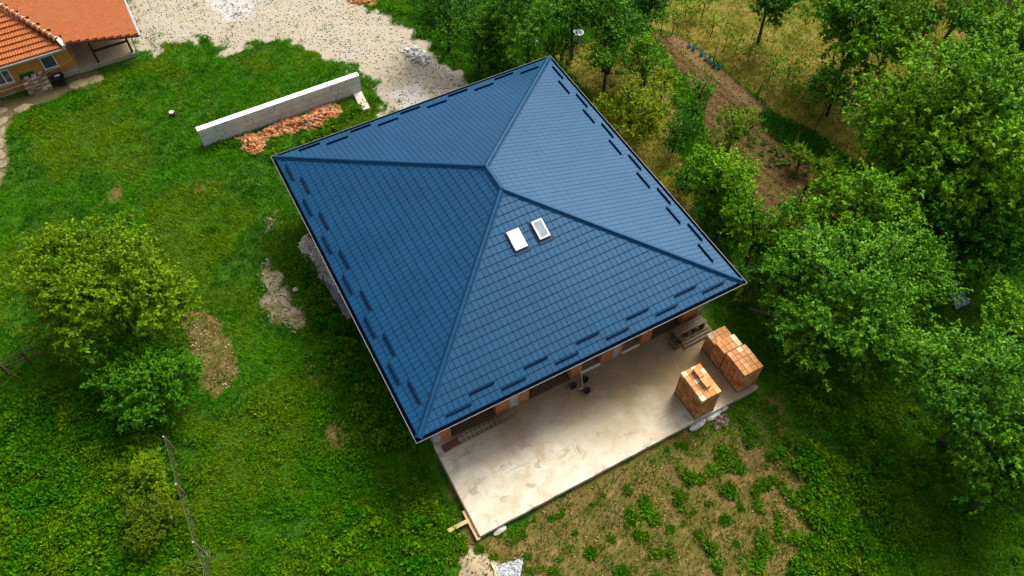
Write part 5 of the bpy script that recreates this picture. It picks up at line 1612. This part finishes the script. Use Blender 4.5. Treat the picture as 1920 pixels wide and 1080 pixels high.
BANDS = [(-11.6, 'tight along the outer slab edge'), (-12.9, 'in the band close below the slab'), (-14.1, 'in the second band below the slab'), (-15.3, 'in the third band below the slab'), (-16.6, 'in the fourth band below the slab'), (-99, 'in the lowest band on the clay')]
WLAB = {}
bands = {}
for k, (x, y, r) in enumerate(CL_):
    if x < SX0:
        bands.setdefault('beside the left side of the slab', []).append((-y, k))
    else:
        bands.setdefault(next(n_ for lim, n_ in BANDS if y > lim), []).append((x, k))
for n_, it in bands.items():
    for q, (_, k) in enumerate(sorted(it)):
        WLAB[k] = '%s weed clump from the %s, %s' % (ORD[q], 'top' if 'left side' in n_ else 'left', n_)
for k, (x, y, r) in enumerate(CL_):
    o = tag(obj('weed_clump', weed[rg.randrange(8)]), WLAB[k], 'weed', 'weed clumps on the bare clay')
    o.location = (x, y, gz(x, y) - 0.02)
    o.rotation_euler = (0, 0, rg.uniform(0, 6.28))
    s_ = r / 0.5 * 1.05
    o.scale = (s_, s_, min(s_, 1.0) * 1.0)

# ------------------------------------------------------------------ grass and ground cover
VIEW = [(-20.64, 41.33), (46.50, 4.50), (10.27, -24.82), (-25.21, -5.65)]
rg = np.random.default_rng(2024)
def scatter(n, polys=None):
    P = np.array(VIEW)
    lo, hi = P.min(0), P.max(0)
    pts = rg.uniform(lo, hi, (int(n * 1.9), 2))
    keep = poly_sd(pts[:, 0], pts[:, 1], VIEW) > 0
    return pts[keep]
pts = scatter(1200000)
x, y = pts[:, 0], pts[:, 1]
Zp = zones(x, y)
lush = vnoise(x, y, 1.4, 101, 5)
tuft = vnoise(x, y, 0.35, 102, 2)
dryz = np.maximum(Zp['orchard'], Zp['dry'])
prob = Zp['grass'] * (0.30 + 0.9 * sstep(0.25, 0.6, tuft)) * np.where(dryz > 0.5, 0.50, 1.0)
prob = np.maximum(prob, Zp['bed'] * 1.2)
prob *= 1 - Zp['house']
nb = (poly_sd(x, y, [(-30, 22.3), (-11.0, 22.3), (-10.6, 40), (-30, 40)]) > 0)
prob *= ~nb
keep = rg.random(len(x)) < prob
x, y = x[keep], y[keep]
Zk = {k: v[keep] for k, v in Zp.items()}
lush, dryz = lush[keep], dryz[keep]
n = len(x)
left = sstep(4.0, -6.0, x - 0.35 * (y - 5))
yel = sstep(0.48, 0.66, vnoise(x, y, 2.6, 104, 4)) * (0.35 + 0.65 * left)
c_deep, c_lush, c_yel, c_dry = np.array([0.018, 0.120, 0.001]), np.array([0.055, 0.235, 0.001]), np.array([0.140, 0.235, 0.002]), np.array([0.23, 0.20, 0.022])
col = c_deep + (c_lush - c_deep) * sstep(0.34, 0.64, lush)[:, None]
col = col + (c_yel - col) * (yel * 0.75)[:, None]
dk = dryz * sstep(0.2, 0.6, vnoise(x, y, 1.5, 105, 3) + rg.normal(0, 0.12, n))
col = col + (c_dry - col) * (dk * 0.95)[:, None]
col = col + ((np.array([0.095, 0.125, 0.008]) - col) * (dryz * (1 - dk) * 0.8)[:, None])
col = col + (np.array([0.020, 0.120, 0.008]) - col) * Zk['bed'][:, None]
col = np.where(rg.random((n, 1)) < 0.05, np.array([0.20, 0.17, 0.05]), col)
col = col + (np.array([0.100, 0.110, 0.010]) - col) * (Zk['clay'] * 0.7)[:, None]
col = col * rg.uniform(0.65, 1.4, (n, 1))
hgt = (0.05 + 0.17 * lush + 0.05 * rg.random(n)) * (1 - 0.35 * dryz) + 0.12 * Zk['bed']
hgt *= rg.uniform(0.6, 1.4, n)
az = rg.uniform(0, 6.283, n)
ln = rg.uniform(0.25, 1.1, n)
w = rg.uniform(0.010, 0.024, n) * (1 + 0.5 * Zk['bed'])
zb = GZ + ground_h(x, y)
B = np.stack([x, y, zb - 0.01], 1)
dirv = np.stack([np.cos(az), np.sin(az), np.zeros(n)], 1)
sd_ = np.stack([-np.sin(az), np.cos(az), np.zeros(n)], 1) * w[:, None]
T = B + dirv * (hgt * ln)[:, None] + np.array([0, 0, 1.0]) * hgt[:, None]
V = np.stack([B - sd_, B + sd_, T], 1).reshape(-1, 3)
tag(obj('grass', np_mesh('grass', V, np.arange(n * 3).reshape(n, 3), M_GRASS, np.repeat(col, 3, 0))), 'green grass over the lawns and dry grass in the orchard', 'grass', kind='stuff')

# leafy weeds: dense at the lower left, along the left eave and at the lower right
WEEDS = [[(-22.00, 4.18), (-18.79, 3.01), (-15.76, -0.84), (-13.28, -1.38), (-10.01, -1.19), (-8.27, 0.90), (-7.55, 0.19), (-7.06, -5.56), (-7.16, -8.78), (-7.25, -10.36), (-7.92, -12.60), (-23.14, -4.37)],
         [(8.15, -8.02), (9.09, -9.77), (10.08, -12.66), (11.05, -15.90), (8.55, -21.51), (2.24, -18.10), (5.10, -17.05), (5.99, -14.18), (6.73, -11.96), (6.90, -10.36)],
         [(-8.12, 5.53), (-7.56, 3.82), (-7.35, 0.71), (-8.66, -0.13), (-8.71, 2.42)], [(5.09, 12.94), (8.89, 12.43), (9.01, 10.80), (4.62, 10.71)], [(1.78, 20.48), (5.01, 18.43), (5.03, 13.49), (2.90, 16.78)],
         [(-18.24, 20.36), (-13.13, 20.89), (-12.82, 19.74), (-17.94, 18.85)], [(-9.29, 13.69), (-6.76, 11.03), (-1.81, 13.25), (-0.96, 12.32), (-5.42, 11.59), (-7.71, 11.55)], [(9.69, -7.57), (17.52, -14.35), (10.13, -21.53), (9.02, -16.82)]]
WILD = [(-22.07, 3.66), (-18.84, 2.75), (-15.76, -0.84), (-15.60, -4.21), (-15.78, -8.36), (-23.14, -4.37)]
q = scatter(78000)
sdw = sd_multi(q[:, 0], q[:, 1], WEEDS) + (vnoise(q[:, 0], q[:, 1], 1.2, 201, 3) - 0.5) * 3.0
Zq = zones(q[:, 0], q[:, 1])
pr = (sdw > 0) * 0.75 + 0.022 * (vnoise(q[:, 0], q[:, 1], 1.8, 202, 3) > 0.5)
pr = pr * (0.1 + 1.0 * sstep(0.30, 0.65, vnoise(q[:, 0], q[:, 1], 0.9, 203, 3))) * (1 - Zq['house']) * np.clip(Zq['grass'] * 1.2 + 0.03 + 0.60 * Zq['clay'], 0, 1) * (1 - np.maximum(Zq['orchard'], Zq['garden']) * 0.97)
kp = (rg.random(len(q)) < pr) & ~(poly_sd(q[:, 0], q[:, 1], [(-30, 22.2), (-10.9, 22.2), (-10.6, 40), (-30, 40)]) > 0)
q = q[kp]
q = q[:12500]
Vs, Cs = [], []
lum = vnoise(q[:, 0], q[:, 1], 2.2, 205, 3)
tall = vnoise(q[:, 0], q[:, 1], 1.6, 206, 3)
wild = 1.0 + 0.75 * (poly_sd(q[:, 0], q[:, 1], WILD) > 0) - 0.55 * zones(q[:, 0], q[:, 1])['clay']
for i in range(len(q)):
    s_ = (0.12 + 0.26 * tall[i] * rg.uniform(0.6, 1.3)) * wild[i]
    u_ = float(sstep(0.35, 0.8, lum[i])) * 0.7
    lo = np.array([0.018, 0.110, 0.001]) * (1 - u_) + np.array([0.070, 0.145, 0.001]) * u_
    hi = np.array([0.060, 0.200, 0.002]) * (1 - u_) + np.array([0.160, 0.240, 0.003]) * u_
    v_, c_ = clump_geo(rg, 30, s_, s_ * (1.4 if wild[i] < 1.3 else 2.0), 0.085 + 0.06 * rg.random(), lo, hi, rg.uniform(0.35, 0.7))
    v_[..., 0] += q[i, 0]
    v_[..., 1] += q[i, 1]
    v_[..., 2] += GZ + 0.02
    Vs.append(v_)
    Cs.append(c_)
# rank mounds of tall weeds
MOUNDS = [(WILD, 340, 1.0), ([(-7.89, 4.70), (-7.67, 3.19), (-7.45, -0.79), (-7.16, -6.29), (-8.18, -6.00), (-8.64, -1.34)], 90, 0.75), ([(6.20, -13.27), (7.52, -15.51), (7.76, -17.57), (4.89, -19.54), (1.57, -17.74), (4.41, -16.68)], 110, 0.75),
          ([(-10.62, -7.62), (-7.07, -9.07), (-8.09, -12.51), (-12.43, -10.17)], 60, 0.7), ([(7.88, -9.11), (9.14, -12.43), (9.65, -16.17), (7.94, -16.24), (7.50, -12.37)], 70, 0.7), ([(-8.69, 13.81), (-7.11, 11.65), (-2.69, 12.56), (-0.80, 12.70), (-1.52, 11.70), (-6.88, 10.68)], 24, 0.6)]
for poly, cnt, size in MOUNDS:
    Pm = np.array(poly)
    qq = rg.uniform(Pm.min(0), Pm.max(0), (cnt * 4, 2))
    qq = qq[poly_sd(qq[:, 0], qq[:, 1], poly) > 0][:cnt]
    zq = zones(qq[:, 0], qq[:, 1])['house']
    for (mx, my), hz in zip(qq, zq):
        if hz > 0.5:
            continue
        u_ = rg.uniform(0, 1) ** 1.5
        lo = np.array([0.014, 0.085, 0.001]) * (1 - u_) + np.array([0.060, 0.120, 0.001]) * u_
        r_ = size * rg.uniform(0.35, 0.75)
        v_, c_ = clump_geo(rg, int(260 * r_), r_, r_ * rg.uniform(0.9, 1.5), rg.uniform(0.12, 0.20), lo, lo * 2.3, rg.uniform(0.4, 0.7))
        v_[..., 0] += mx
        v_[..., 1] += my
        v_[..., 2] += GZ + 0.05
        Vs.append(v_)
        Cs.append(c_)
Vw, Cw = np.concatenate(Vs), np.concatenate(Cs)
tag(obj('ground_cover', np_mesh('ground_cover', Vw.reshape(-1, 3), np.arange(len(Vw) * 4).reshape(-1, 4), M_GRASS, Cw.reshape(-1, 3))), 'leafy green weeds and ground cover between the lawn, the slab and the trees', 'weeds', kind='stuff')
